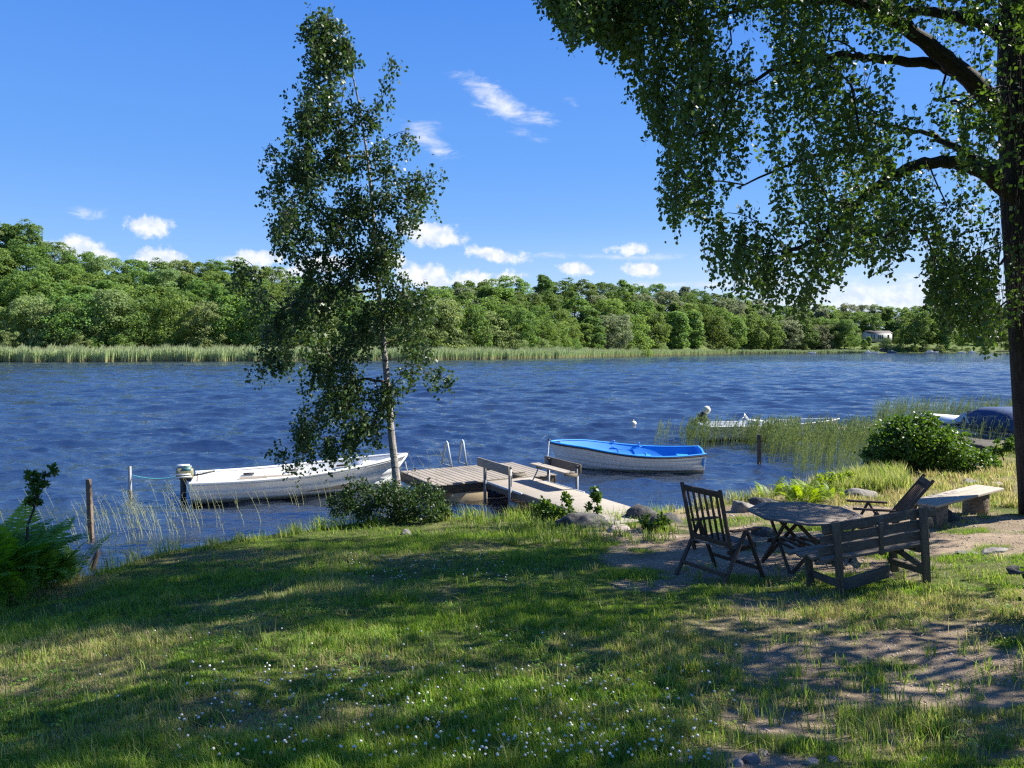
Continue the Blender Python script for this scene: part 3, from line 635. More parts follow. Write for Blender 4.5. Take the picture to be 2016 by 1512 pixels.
# ---------------------------------------------------------------- boats
def hull_fn(Lh, beam, keel=-.16, h0=.42, hb=.72, dip=.0, tr=.86, full=.42, bowp=2.2, rake=.35, sag=1.9):
    def f(t, v, inset=0.):
        bt = beam / 2 * (tr + (1 - tr) * math.sin(min(1, t / .45) * math.pi / 2)) * (1 if t < .45 else max(0., 1 - ((t - .45) / .55) ** bowp)) ** (1 if t < .45 else .72)
        sh = h0 + (hb - h0) * t ** sag - dip * math.sin(math.pi * min(1, t * 1.25)) ; kz = keel + (.30) * max(0, t - .6) ** 2 * 3.2
        pw = full + .45 * t ** 3; y = max(0, bt - inset) * v ** pw if v > 0 else 0.
        x = Lh * t + rake * v * t ** 5 - inset * (2.0 * t ** 6) + (inset if t < .01 else 0); return x, y, kz + (sh - kz) * v + (inset * .9 * (1 - v))
    return f
def make_hull(fn, parent, mat_out, mat_in, strakes=4, floor=.10, prefix=None, clink=.012):
    NTs = 26; ts = [i / (NTs - 1) for i in range(NTs)]; vs = []
    for k in range(strakes):
        vs += [(k / strakes, -clink if k else 0), ((k + .5) / strakes, -clink * .5 if k else 0), ((k + .985) / strakes, 0)]
    vs.append((1., 0)); m = len(vs)
    V = []; F = []
    for sgn_ in (1, -1):
        o = len(V)
        for t in ts:
            for v, off in vs:
                x, y, z = fn(t, v); V.append((x, sgn_ * max(0, y + (off if y > .05 else 0)), z))
        for i in range(NTs - 1):
            for j in range(m - 1):
                q = (o + i * m + j, o + (i + 1) * m + j, o + (i + 1) * m + j + 1, o + i * m + j + 1); F.append(q if sgn_ > 0 else q[::-1])
    b = MB(); b.add(V, [np.array(F)])
    tv = [fn(0, v)[1:] for v, _ in vs]; poly = [(y, z) for y, z in tv] + [(-y, z) for y, z in reversed(tv[1:])]
    b.prism(poly, -.004, .03, 'x'); b.build('hull', mat_out, parent)
    # liner
    V = []; F = []; vi = [0.16, .3, .5, .7, .85, 1.]; m2 = len(vi) + 1; ins = .055
    for sgn_ in (1, -1):
        o = len(V)
        for t in ts[:-1]:
            fl = max(floor, fn(t, .16, ins)[2]); row = [(fn(t, .16, ins)[0], 0, fl)]
            for v in vi:
                x, y, z = fn(t, v, ins); row.append((x, sgn_ * y, max(z, fl)))
            V += row
        k = NTs - 1
        for i in range(k - 1):
            for j in range(m2 - 1):
                q = (o + i * m2 + j, o + i * m2 + j + 1, o + (i + 1) * m2 + j + 1, o + (i + 1) * m2 + j); F.append(q if sgn_ > 0 else q[::-1])
    b = MB(); b.add(V, [np.array(F)]); b.build('liner', mat_in, parent)
def gunwale(fn, parent, name, m, w, h, dz=0., out=0., t0=0.):
    pts = []; n = 30
    for i in range(n): t = t0 + (1 - t0) * i / (n - 1); x, y, z = fn(t, 1.); pts.append((x, y + out, z + dz))
    ring = pts + [(x, -y, z) for x, y, z in reversed(pts[:-1])]; V = []; F = []
    P = np.array(ring); T = np.gradient(P, axis=0); T /= np.linalg.norm(T, axis=1)[:, None]; Sd = np.cross(T, [0, 0, 1.]); Sd /= np.linalg.norm(Sd, axis=1)[:, None]
    prof = [(-.5, -.5), (.5, -.5), (.5, .2), (.3, .5), (-.3, .5), (-.5, .2)]; k = len(prof)
    for p, s_ in zip(P, Sd):
        for a, c in prof: V.append(p + s_ * a * w + np.array([0, 0, c * h]))
    for i in range(len(P) - 1):
        for j in range(k): F.append((i * k + j, (i + 1) * k + j, (i + 1) * k + (j + 1) % k, i * k + (j + 1) % k))
    b = MB(); b.add(V, [np.array(F)]); return b.build(name, m, parent)

# white boat
Sx = Vector((-7.42, 17.75, 0)); Bw = Vector((-2.75, 19.25, 0)); rzb = math.atan2(Bw.y - Sx.y, Bw.x - Sx.x); Lh = (Bw - Sx).length - .35
wb = thing('motorboat', 'long white open motorboat with an old beige and teal outboard, moored left of the dock', 'boat', Sx, rzb)
fn = hull_fn(Lh, 1.9, h0=.46, hb=.80, sag=2.6, rake=.42, full=.34)
make_hull(fn, wb, MT['white'], MT['whitein'], 3, .12, clink=.014)
gunwale(fn, wb, 'gunwale', MT['whitein'], .11, .055, .02)
gunwale(fn, wb, 'rub_strip', MT['alu'], .03, .02, -.03, .035)
b = MB(); b.tube([fn(.97, .1)[0:1] + (0, .05), (fn(1, 1)[0] + .02, 0, fn(1, 1)[2])], [.03, .04], 8); b.build('stem', MT['white'], wb, smooth=True)
b = MB(); b.prism([(fn(t, 1, .03)[0], fn(t, 1, .03)[1]) for t in (.80, .88, .94, .985)] + [(fn(t, 1, .03)[0], -fn(t, 1, .03)[1]) for t in (.985, .94, .88, .80)], .60, .63); b.build('foredeck', MT['whitein'], wb)
for t0, t1 in ((.02, .17), (.36, .44), (.60, .67)):
    x0, y0, _ = fn(t0, .62, .06); x1, y1, _ = fn(t1, .62, .06)
    b = MB(); b.prism([(x0, -y0), (x1, -y1), (x1, y1), (x0, y0)], .24, .30); b.build('thwart', MT['whitein'], wb, bevel=.015)
for sg in (-1, 1):
    b = MB(); pts = [fn(t, .72, .11) for t in np.linspace(.22, .78, 9)]; V = []
    for x, y, z in pts: V += [(x, sg * (y + .02), .325), (x, sg * (y - .13), .325), (x, sg * (y - .13), .12), (x, sg * (y - .08), .12)]
    b.add(V, [np.array([(i * 4 + j, (i + 1) * 4 + j, (i + 1) * 4 + (j + 1) % 4, i * 4 + (j + 1) % 4) for i in range(8) for j in range(4)])]); b.build('side_bench', MT['seat'], wb)
    for t in (.24, .47, .72):
        x, y, z = fn(t, .82, .062); x2, y2, z2 = fn(t + .055, .82, .062); b = MB(); b.bar((x, sg * (y - .012), z + .02), (x2, sg * (y2 - .012), z2 + .02), .02, .045); b.build('grab_slot', MT['black'], wb)
# outboard
def outboard(parent, h, cowl, teal, tilt=0., s=1., tiller=True, origin=(0, 0, 0)):
    ob = MB(); o = bpy.data.objects.new('outboard_motor', None)
    ob.tube([(-.20, 0, h + .02), (-.20, 0, -.35)], [.07, .055], 8); ob.prism([(-.28, -.35), (-.10, -.35), (-.12, -.28), (-.26, -.26)], -.03, .03, 'y')
    ob.bar((-.03, 0, h + .02), (-.27, 0, h + .06), .2, .10); ob.prism([(-.16, -.30), (-.14, h - .05), (-.26, h - .05), (-.27, -.30)], -.05, .05, 'y')
    leg = ob.build('outboard_motor', MT['black'], parent, bevel=.008)
    leg.location = origin; leg.rotation_euler = (0, R(tilt), 0)
    c = MB(); V0 = []; secs = [(-.40, .8, 0), (-.36, 1, 0), (-.05, 1, .02), (.02, .8, .03)]
    prof = [(-.13, .06), (.13, .06), (.15, .12), (.15, .26), (.11, .34), (-.11, .34), (-.15, .26), (-.15, .12)]
    V = [(x * s, y * k * s, h + (.2 + (z - .2) * (k if z > .2 else 1) - dz) * s) for x, k, dz in secs for y, z in prof]; k = 8
    F = np.array([(i * k + j, (i + 1) * k + j, (i + 1) * k + (j + 1) % k, i * k + (j + 1) % k) for i in range(3) for j in range(k)])
    c.add(V, [F, np.array([range(8)]), np.array([[3 * k + j for j in range(7, -1, -1)]])]); c.build('cowl', cowl, leg, bevel=.012)
    if teal:
        for sg in (-1, 1):
            q = MB(); q.prism([(-.25, h + .22), (-.02, h + .22), (-.03, h + .30), (-.20, h + .30)], sg * .148, sg * .156, 'y'); q.build('side_panel', teal, leg)
            q = MB(); q.bar((-.36, sg * .153, h + .15), (-.03, sg * .153, h + .14), .008, .035); q.bar((-.36, sg * .152, h + .08), (.0, sg * .152, h + .09), .01, .03); q.build('stripe', MT['whitein'], leg)
        q = MB(); q.bar((-.34, 0, h + .345), (-.06, 0, h + .335), .2, .02); q.build('top_panel', MT['white'], leg)
    if tiller:
        q = MB(); q.tube([(0, .05, h + .08), (.2, .08, h + .10), (.48, .10, h + .16)], [.022, .02, .024], 8); q.build('tiller', MT['black'], leg)
    return leg
outboard(wb, .44, MT['cowl'], MT['teal'], s=.86)

# blue boat
st = Vector((5.45, 22.0, 0)); bw = Vector((1.35, 22.25, 0)); rzb = math.atan2(bw.y - st.y, bw.x - st.x); Lh = (bw - st).length - .05
bb = thing('rowing_boat', 'white clinker-style rowing boat with a bright blue inside, moored right of the dock', 'boat', st, rzb); bb.rotation_euler = (R(-1.8), 0, rzb)
fb_ = hull_fn(Lh, 1.92, keel=-.15, h0=.54, hb=.76, dip=.10, tr=.70, rake=.32, full=.40, sag=1.4)
make_hull(fb_, bb, MT['hull2'], MT['blue'], 5, .10, clink=.016)
gunwale(fb_, bb, 'gunwale', MT['blue'], .085, .035, .02, -.01)
gunwale(fb_, bb, 'rub_strip', MT['black'], .035, .035, -.02, .03)
for t0, t1, z in ((.0, .16, .34), (.33, .45, .30), (.62, .70, .32), (.86, .95, .42)):
    x0, y0, _ = fb_(t0 + .01, .62, .07); x1, y1, _ = fb_(t1, .62, .07); b = MB(); b.prism([(x0, -y0), (x1, -y1), (x1, y1), (x0, y0)], z - .05, z); b.build('thwart', MT['blue'], bb, bevel=.015)
b = MB(); x0, y0, z0 = fb_(.0, 1, .03); b.prism([(-y0, .2), (y0, .2), (y0, z0 + .0), (y0 * .45, z0 + .10), (-y0 * .45, z0 + .10), (-y0, z0)], .03, .09, 'x'); b.build('transom', MT['blue'], bb, bevel=.01)
for sg in (-1, 1):
    for t in (.42, .60): x, y, z = fb_(t, 1); b = MB(); b.tube([(x, sg * (y - .03), z), (x, sg * (y - .03), z + .09)], .016, 6); b.tube([(x - .05, sg * (y - .03), z + .09), (x + .05, sg * (y - .03), z + .11)], .013, 6); b.build('rowlock', MT['blue'], bb)
b = MB(); x, y, z = fb_(.45, .8, .1); pts = [(fb_(.40 + .22 * u, .9, .09)[0], -fb_(.40 + .22 * u, .9, .09)[1] + .0, fb_(.5, 1)[2] - .02 - .10 * math.sin(math.pi * u)) for u in np.linspace(0, 1, 9)]; b.tube(pts, .012, 6); b.build('grab_rope', MT['blue'], bb)
b = MB(); x, y, z = fb_(1, 1); b.tube([(x - .05, 0, z + .02), (x + .03, 0, z + .08)], .03, 8); b.build('bow_fitting', MT['black'], bb)
bowp = bb.matrix_basis @ Vector((x, 0, z + .03))
b = MB(); x, y, z = fb_(.0, .5); b.tube([(.02, -.05, .02), (-.06, -.14, -.14)], .012, 6); b.build('drain_tube', MT['whitein'], bb)
dps = gang.matrix_basis @ Vector((.55, sgn * .1, .72))
b = MB(); pts = [bowp.lerp(dps, u) - Vector((0, 0, .12 * math.sin(math.pi * u))) for u in np.linspace(0, 1, 10)]; b.tube(pts, .012, 6); o = b.build('mooring_rope', MT['rope']); tagp(o, 'grey mooring rope from the blue boat bow to the dock bench post', 'rope')
wbow = wb.matrix_basis @ Vector((fn(1, 1)[0], 0, .62)); cp = dock.matrix_basis @ Vector((.5, .05, .45))
b = MB(); b.tube([wbow.lerp(cp, u) - Vector((0, 0, .10 * math.sin(math.pi * u))) for u in np.linspace(0, 1, 10)], .011, 6); o = b.build('mooring_rope', MT['rope']); tagp(o, 'grey mooring rope from the white motorboat bow to the floating dock', 'rope')

# aluminium boat behind the reeds
ast = Vector((7.25, 29.2, 0)); abw = Vector((12.6, 29.9, 0)); rza = math.atan2(abw.y - ast.y, abw.x - ast.x)
ab = thing('aluminium_boat', 'grey aluminium boat with a tilted-up black outboard, lying behind the reeds', 'boat', ast, rza)
fa = hull_fn(5.2, 1.8, h0=.55, hb=.72, full=.3, tr=.92, sag=2.5); make_hull(fa, ab, MT['alu'], MT['alu'], 2, .12, clink=.01)
gunwale(fa, ab, 'gunwale', MT['whitein'], .06, .035, .01)
b = MB(); b.prism([(1.9, -.35), (2.35, -.35), (2.35, .35), (1.9, .35)], .12, .72); b.build('console', MT['whitein'], ab, bevel=.03)
b = MB(); b.tube([(1.8, -.1, .7), (1.62, -.1, .90), (1.72, .1, .95), (1.9, .1, .72)], .022, 6); b.tube([(1.35, -.1, .5), (1.45, -.1, .72), (1.62, -.1, .86)], .018, 6); b.build('steering_wheel', MT['whitein'], ab)
leg = outboard(ab, 0, MT['black'], None, 58, .9, False, (-.02, 0, .62))
# its round fender
ft = at_y(1391, 807, 29.1); b = MB(); b.ball(ft, .155, 14, 10); b.tube([ft + Vector((0, 0, -.14)), ft + Vector((0, 0, -.30))], .025, 6); o = b.build('fender_buoy', MT['buoy'], smooth=True, origin=ft, loc=ft); tagp(o, 'pale round buoy resting on the tilted outboard of the aluminium boat', 'buoy')
bp = at_z(1247, 835, .06); b = MB(); b.ball((0, 0, 0), .15, 14, 10); b.tube([(0, 0, .13), (0, 0, .2)], .03, 6); o = b.build('mooring_buoy', MT['buoy'], smooth=True, loc=bp); tagp(o, 'small pale mooring buoy floating alone on open water', 'buoy')

# boat with blue canopy
cst = Vector((16.75, 24.3, 0)); cbw = Vector((16.2, 30.0, 0)); rzc = math.atan2(cbw.y - cst.y, cbw.x - cst.x)
cbt = thing('cabin_boat', 'white motorboat under a dark blue canopy beside the old jetty at the right', 'boat', cst, rzc)
fc = hull_fn(5.4, 2.1, h0=.72, hb=.92, full=.36, tr=.92, rake=.6); make_hull(fc, cbt, MT['white'], MT['whitein'], 2, .3, clink=.01)
gunwale(fc, cbt, 'rub_strip', MT['black'], .04, .05, -.03, .03)
b = MB(); pts = [(fc(t, 1, .02)[0], fc(t, 1, .02)[1]) for t in (.52, .64, .76, .88, .97)]; b.prism(pts + [(x, -y) for x, y in reversed(pts)], .80, .92); b.build('foredeck', MT['whitein'], cbt)
b = MB(); V = [(3.0, .85, .9), (3.0, -.85, .9), (2.5, .70, 1.28), (2.5, -.70, 1.28), (2.0, .9, .9), (2.0, -.9, .9)]; b.add(V, [np.array([(0, 1, 3, 2)]), np.array([(0, 2, 4), (1, 5, 3)])]); b.build('windscreen', MT['glass'], cbt)
V = []
for x, hz, w_h in ((2.5, 1.30, .74), (1.9, 1.48, .82), (1.1, 1.50, .86), (.4, 1.42, .88), (.02, .98, .93)):
    V += [(x, -.96, .78), (x, -w_h, hz - .12), (x, -w_h * .6, hz), (x, w_h * .6, hz), (x, w_h, hz - .12), (x, .96, .78)]
b = MB(); F = [(i * 6 + j, i * 6 + j + 1, (i + 1) * 6 + j + 1, (i + 1) * 6 + j) for i in range(4) for j in range(5)] ; b.add(V, [np.array(F), np.array([[24 + j for j in range(6)]])]); o = b.build('canopy', MT['canvas'], cbt); m = o.modifiers.new('thick', 'SOLIDIFY'); m.thickness = .015
# old jetty in front of it
j0 = Vector((15.0, 25.9, 0)); j1 = Vector((14.7, 22.6, 0)); jt = thing('old_jetty', 'old dark wooden jetty on stone filling, in front of the blue canopied boat', 'jetty', j0, math.atan2(j1.y - j0.y, j1.x - j0.x)); Lj = 3.3
b = MB()
for i in range(24): b.bar(((i + .5) * Lj / 24, -.7, .55), ((i + .5) * Lj / 24, .7, .55), Lj / 24 - .02, .04)
b.build('deck', MT['bench'], jt, bevel=.004)
b = MB()
for y in (-.66, .66):
    for z in (.44, .30, .12, -.04): b.bar((0, y, z), (Lj, y, z + random.uniform(-.02, .02)), .12, .10)
for x in (.1, 1.1, 2.2, 3.2):
    for y in (-.75, .75): b.tube([(x, y, -1), (x, y, .60)], .06, 8)
b.build('timber_frame', MT['wetwood'], jt, bevel=.008)
q0 = at_z(1655, 846, .45); q1 = at_z(1742, 838.5, .45); q0.z = q1.z = 0; jt = thing('landing_stage', 'short weathered landing stage at the end of the aluminium boat, seen between reeds and bush', 'jetty', q0, math.atan2(q1.y - q0.y, q1.x - q0.x)); Lj = (q1 - q0).length
b = MB()
for i in range(18): b.bar(((i + .5) * Lj / 18, -.1, .45), ((i + .5) * Lj / 18, .9, .45), Lj / 18 - .015, .035)
b.build('deck', MT['plank'], jt)
b = MB(); b.bar((0, -.05, .36), (Lj, -.05, .36), .05, .14); b.bar((0, .85, .36), (Lj, .85, .36), .05, .14)
for x in (.1, Lj - .1):
    for y in (0, .8): b.tube([(x, y, -1), (x, y, .5)], .05, 8)
b.build('frame', MT['timber'], jt)

# posts in the water
def post(px, pyw, pyt, wpx, kind, label, square=True, lean=0.):
    p = at_z(px, pyw, 0); h = CAM_H - (pyt - 684) / FPX * p.y; w = wpx / FPX * p.y * .85; t = thing('mooring_post', label, 'post', (p.x, p.y, 0), 0, 'posts in the water'); b = MB()
    if square: b.bar((0.03, 0, -1), (lean, 0, h * .55), w * 1.05, w * 1.05, (1, 0, 0)); b.bar((lean, 0, h * .55), (lean - .01, 0, h), w, w, (1, 0, 0), taper=.92)
    else: b.tube([(0, 0, -1), (0, 0, h)], w / 2, 12)
    b.build('shaft', MT['post'] if kind == 'wood' else (MT['steel'] if kind == 'steel' else MT['wetwood']), t, bevel=.006 if square else 0)
    b = MB(); b.tube([(0.02, 0, -1), (lean * .3, 0, .16)], w * .56, 10); b.build('wet_foot', MT['wetwood'], t)
    return p, h
post(178, 1053, 945, 10, 'wood', 'square brown timber post standing in the water nearest the fern bank', True, -.0)
P2, h2 = post(257, 979, 919, 7.5, 'steel', 'thin pale metal post left of the white boat motor, tied with a turquoise rope', False)
post(1494, 918, 856, 8, 'dark', 'dark timber post in front of the reeds, right of the blue boat')
p = at_z(186, 1120, 0); b = MB(); b.tube([(-.12, -.05, -.4), (-.02, 0, .06), (.04, 0, .22), (.07, 0, .31)], [.06, .055, .04, .015], 7); o = b.build('stake_stub', MT['wetwood'], loc=(p.x, p.y, 0)); tagp(o, 'short black pointed stake stub leaning in the shallows by the grass edge', 'post')
mo = wb.matrix_basis @ Vector((-.2, .3, .52)); pp = Vector((P2.x, P2.y, h2 - .2))
b = MB(); b.tube([pp.lerp(mo, u) - Vector((0, 0, .10 * math.sin(math.pi * u))) for u in np.linspace(0, 1, 12)], .010, 5); o = b.build('mooring_rope', MT['ropeblue']); tagp(o, 'thin turquoise rope from the metal post to the white boat stern', 'rope')

# ---------------------------------------------------------------- furniture
def place(name, label, cat, center, fwd, group=None, z=None):
    """local x = forward"""
    zz = float(ground_z(center[0], center[1])) if z is None else z
    return thing(name, label, cat, (center[0], center[1], zz), math.atan2(fwd[1], fwd[0]), group)
def folding_chair(t, recl=.20, seatz=.43, topz=1.17, hw=.27, off=0., arm_drop=.0):
    xb, xt = -.13, -.13 - recl
    m = MT['teak']; fz = [0] * 4
    for sy in (-1, 1):
        y = sy * (hw + .03); b = MB(); b.bar((.06, y, .655), (-.36, y, -.02), .028, .05, (0, 1, 0)); b.build('rear_leg', m, t, bevel=.004)
        b = MB(); b.bar((.06, y + sy * .028, .655), (.38, y + sy * .028, -.02), .028, .05, (0, 1, 0)); b.build('front_leg', m, t, bevel=.004)
        b = MB(); b.bar((-.17, sy * (hw + .01), .675), (.34, sy * (hw + .01), .675 - arm_drop), .06, .025); b.build('armrest', m, t, bevel=.005)
    y0 = hw - .03; up = Vector((xt - xb, 0, topz - seatz)).normalized()
    b = MB(); bx_ = lambda z: xb + (xt - xb) * (z - seatz) / (topz - seatz)
    for sy in (-1, 1): b.bar((bx_(.30), sy * y0, .30), (bx_(topz + .03), sy * y0, topz + .03), .032, .045, (0, 1, 0))
    b.bar((bx_(topz - .03), -y0 + .02, topz - .03), (bx_(topz - .03), y0 - .02, topz - .03), .024, .075, tuple(up)); b.bar((bx_(.50), -y0 + .02, .50), (bx_(.50), y0 - .02, .50), .024, .06, tuple(up))
    bk = b.build('back_frame', m, t, bevel=.004)
    for k in range(6):
        y = (k - 2.5) / 3 * (y0 - .035) * 1.02; b = MB(); b.bar((bx_(.52), y, .52), (bx_(topz - .06), y, topz - .06), .034, .013, (1, 0, 0)); b.build('back_slat', m, t)
    for sy in (-1, 1): b = MB(); b.bar((-.16, sy * (hw - .05), seatz - .03), (.33, sy * (hw - .05), seatz), .024, .045); b.build('seat_rail', m, t, bevel=.004)
    for k in range(9): x = -.13 + k * .054; b = MB(); b.bar((x, -hw + .03, seatz + .005 + .03 * (x + .16) / .49), (x, hw - .03, seatz + .005 + .03 * (x + .16) / .49), .043, .014); b.build('seat_slat', MT['tabletop'], t)
    for x, z in ((-.27, .16), (.29, .17)): b = MB(); b.bar((x, -hw - .02, z), (x, hw + .02, z), .02, .045); b.build('stretcher', m, t, bevel=.003)
fr = on_ground(1413, 1154); ff_ = on_ground(1498, 1138); lr = on_ground(1333, 1131); lf = lr + (ff_ - fr)
cc_ = (fr + ff_ + lr + lf) / 4; fw = (ff_ - fr)
ch = place('folding_chair', 'dark slatted folding chair seen from behind, left of the octagonal table', 'chair', cc_, fw, 'folding garden chairs', z=min(fr.z, ff_.z, lr.z) + .01)
folding_chair(ch, .19, hw=(lr - fr).length / 2 - .06, arm_drop=.02, topz=1.15)
c2x, c2y = 4.86, 10.15
ch2 = place('folding_chair', 'dark folding chair reclined far back, seen side on behind the backed bench', 'chair', (c2x, c2y), (-.96, .27), 'folding garden chairs'); folding_chair(ch2, .46, hw=.27, arm_drop=-.0, topz=1.06)

tcn = at_z(1583, 1008, 1.40); tz = float(ground_z(tcn.x, tcn.y)); tbl = place('folding_table', 'octagonal grey wooden folding table in dappled shade between the two chairs', 'table', (tcn.x, tcn.y), (1, .12))
TT = 1.40 - tz; Rt = .70
oct_ = [(Rt * math.cos(R(22.5 + 45 * i)), Rt * math.sin(R(22.5 + 45 * i))) for i in range(8)]
inr = [(x * .86, y * .86) for x, y in oct_]; b = MB()
for i in range(8):
    j = (i + 1) % 8; V = [(*oct_[i], TT - .026), (*oct_[j], TT - .026), (*inr[j], TT - .026), (*inr[i], TT - .026), (*oct_[i], TT), (*oct_[j], TT), (*inr[j], TT), (*inr[i], TT)]
    e = Vector((oct_[j][0] - oct_[i][0], oct_[j][1] - oct_[i][1])); e.normalize()
    G = [(v[0] * e.x + v[1] * e.y, -v[0] * e.y + v[1] * e.x, v[2]) for v in V]; b.add(V, [np.array([(0, 3, 2, 1), (4, 5, 6, 7), (0, 1, 5, 4), (2, 3, 7, 6), (1, 2, 6, 5), (3, 0, 4, 7)])], G)
top = b.build('table_top', MT['tabletop'], tbl, bevel=.004)
def clip_w(y):                                                                    # half width of the inner octagon at y
    r = Rt * .86 * math.cos(R(22.5)); return min(r, r * math.sqrt(2) - abs(y)) - .006
b = MB(); ns = 13
for k in range(ns):
    y = (k - (ns - 1) / 2) * (2 * Rt * .86 * math.cos(R(22.5)) / ns); hw_ = 2 * Rt * .86 * math.cos(R(22.5)) / ns / 2
    w_ = min(clip_w(y - hw_ * .9), clip_w(y + hw_ * .9)); b.bar((-w_ - .02, y, TT - .013), (w_ + .02, y, TT - .013), hw_ * 2 - .008, .02)
b.build('top_slats', MT['tabletop'], top)
q = .36
for (ax, cx_, cy_) in (('y', -q, 0), ('x', 0, -q), ('y', q, 0), ('x', 0, q)):
    for s_ in (-1, 1):
        o1 = .018 * s_; b = MB()
        if ax == 'x': b.bar((-.37 * s_, cy_ + o1, .0), (.30 * s_, cy_ + o1, TT - .03), .045, .026, (0, 1, 0))
        else: b.bar((cx_ + o1, -.37 * s_, .0), (cx_ + o1, .30 * s_, TT - .03), .045, .026, (1, 0, 0))
        b.build('leg', MT['teak'], tbl, bevel=.004)
b = MB()
for y in (-.3, .3): b.bar((-.34, y, .30), (.34, y, .30), .03, .05)
for k in range(5): b.bar((-.28 + .14 * k, -.3, .335), (-.28 + .14 * k, .3, .335), .06, .016)
b.build('lower_rack', MT['teak'], tbl, bevel=.003)
b = MB()
for y in (-.28, .28): b.bar((-.42, y, TT - .045), (.42, y, TT - .045), .045, .035)
b.build('top_bearer', MT['teak'], tbl)

# backed bench seen from behind
bl = on_ground(1659, 1173); br = on_ground(1830, 1153); bd = (br - bl); bd.z = 0; W = bd.length; bdn = bd.normalized(); fwd = Vector((-bdn.y, bdn.x, 0))
z0 = min(bl.z, br.z); bn = thing('garden_bench', 'weathered dark garden bench with a three-plank backrest, seen from behind in front of the table', 'bench', (bl.x, bl.y, bl.z), math.atan2(bdn.y, bdn.x)); bn.rotation_euler = (0, -math.atan2(br.z - bl.z + .055, W), math.atan2(bdn.y, bdn.x))
m = MT['bench']   # local x along bench, +y forward (away from camera)
HB = .83
for x in (0, W): b = MB(); b.bar((x, .04, -.03), (x + .0, -.07, HB), .075, .05, (0, 1, 0)); b.build('rear_post', m, bn, bevel=.005)
for x in (-.13, W - .10): b = MB(); b.bar((x, .50, -.03), (x, .47, .36), .08, .05, (0, 1, 0)); b.build('front_leg', m, bn, bevel=.005)
b = MB(); b.bar((W * .52, .03, .36), (W * .52, -.035, .73), .045, .035, (0, 1, 0)); b.build('batten', m, bn, bevel=.004)
for k in range(3):
    z = .50 + k * .125; y = .04 - .11 * (z / HB) + .055; b = MB(); b.bar((-.19 + .03 * k, y, z), (W + .17 - .04 * (2 - k), y, z), (.030), .098, (0, .14, 1)); b.build('back_plank', m, bn, bevel=.005)
for k in range(4):
    y = .10 + k * .125; b = MB(); b.bar((-.14 - .075 * k, y, .385 + .006 * k), (W + .10 - .02 * k, y, .385 + .006 * k), .115, .032); b.build('seat_plank', MT['timber'], bn, bevel=.005)
for x in (0.02, W - .02):
    for z in (.34, .10): b = MB(); b.bar((x, .04, z), (x - .12, .51, z + .01), .05, .07); b.build('cross_rail', m, bn, bevel=.004)
b = MB(); b.bar((.03, .10, .07), (W - .30, .20, .10), .03, .13, cut=.04); b.build('lower_board', MT['timber'], bn, bevel=.004)
b = MB(); b.bar((W - .02, .02, .14), (W - .22, .26, .35), .03, .06); b.build('brace', m, bn, bevel=.003)

# plank bench on logs
pl = at_z(1846, 995, 1.06); pr_ = at_z(1977, 961, 1.06); pd_ = (pr_ - pl); pd_.z = 0; Wp = pd_.length; zb = float(ground_z(pl.x, pl.y)); pb = thing('plank_bench', 'pale three-plank bench resting on two sawn logs at the right', 'bench', (pl.x, pl.y, 0), math.atan2(pd_.y, pd_.x))
for k in range(3): b = MB(); b.bar((-.02, .075 + .155 * k, 1.04), (Wp, .075 + .155 * k, 1.04), .145, .045); b.build('seat_plank', MT['plank'], pb, bevel=.006)
for x, sx, ln_ in ((.40, .20, 'l'), (Wp - .50, .24, 'r')):
    gz = float(ground_z(*(pb.matrix_basis @ Vector((x, .2, 0)))[:2])); a_ = np.linspace(0, 2 * math.pi, 19)[:-1]; wob = 1 + .06 * np.sin(a_ * 3 + x) + .04 * np.sin(a_ * 7); b = MB()
    b.prism([(x + sx * w_ * math.cos(t_), .23 + .19 * w_ * math.sin(t_)) for t_, w_ in zip(a_, wob)], gz - .05, 1.016); b.build('support_log', MT['logm'], pb, bevel=.012)
b = MB(); b.bar((.10, .0, 1.0), (.10, .46, 1.0), .09, .035); b.bar((.12, .02, .62), (.12, .02, .99), .07, .07, (1, 0, 0)); b.bar((.12, .42, .62), (.12, .42, .99), .07, .07, (1, 0, 0)); b.build('end_leg', MT['logm'], pb)

# ---------------------------------------------------------------- rocks
from mathutils import noise as mnoise
def rock(px, py, wpx, hpx, depth, m, label, seed, base=None, name='rock', grp='rocks along the shore'):
    p = on_ground(px, py) if base is None else at_z(px, py, base); k = p.y / FPX; w = wpx * k / 2; h = hpx * k * 1.0; bm_ = MB(); bm_.ball((0, 0, 0), 1, 34, 22)
    V = np.concatenate(bm_.v); gr = np.random.default_rng(seed * 7 + 1); Nn = gr.normal(size=(15, 3)); Nn /= np.linalg.norm(Nn, axis=1)[:, None]; Hn = .72 + .35 * gr.random(15)
    for i, v in enumerate(V):
        dd_ = Nn @ v; r = min(1.25, float(np.min(np.where(dd_ > .05, Hn / np.maximum(dd_, .05), 9)))); r *= 1 + .07 * mnoise.noise(Vector(v) * 4 + Vector((seed, 0, 0))); V[i] = v * r
    V[:, 0] *= w; V[:, 1] *= w * depth; V[:, 2] *= h; bm_.v = [V]
    o = bm_.build(name, m, loc=(p.x, p.y, p.z), smooth=False); o.rotation_euler = (0, 0, (seed * 1.7) % .8 - .4); tagp(o, label, 'rock', grp); return o
rock(1150, 1034, 112, 22, .6, MT['rockd'], 'long dark boulder in the grass left of the gangway foot', 1)
rock(1262, 1022, 62, 24, .8, MT['rockd'], 'dark pointed boulder right of the gangway foot', 2)
rock(1310, 1026, 56, 16, .8, MT['rockd'], 'low dark stone between the gangway foot and the slatted chair', 3)
rock(1022, 1016, 48, 16, .7, MT['rockd'], 'dark stone at the water edge under the gangway', 4)
rock(1068, 1014, 44, 10, .7, MT['rockl'], 'flat grey stone at the water edge left of the leafy plants', 5)
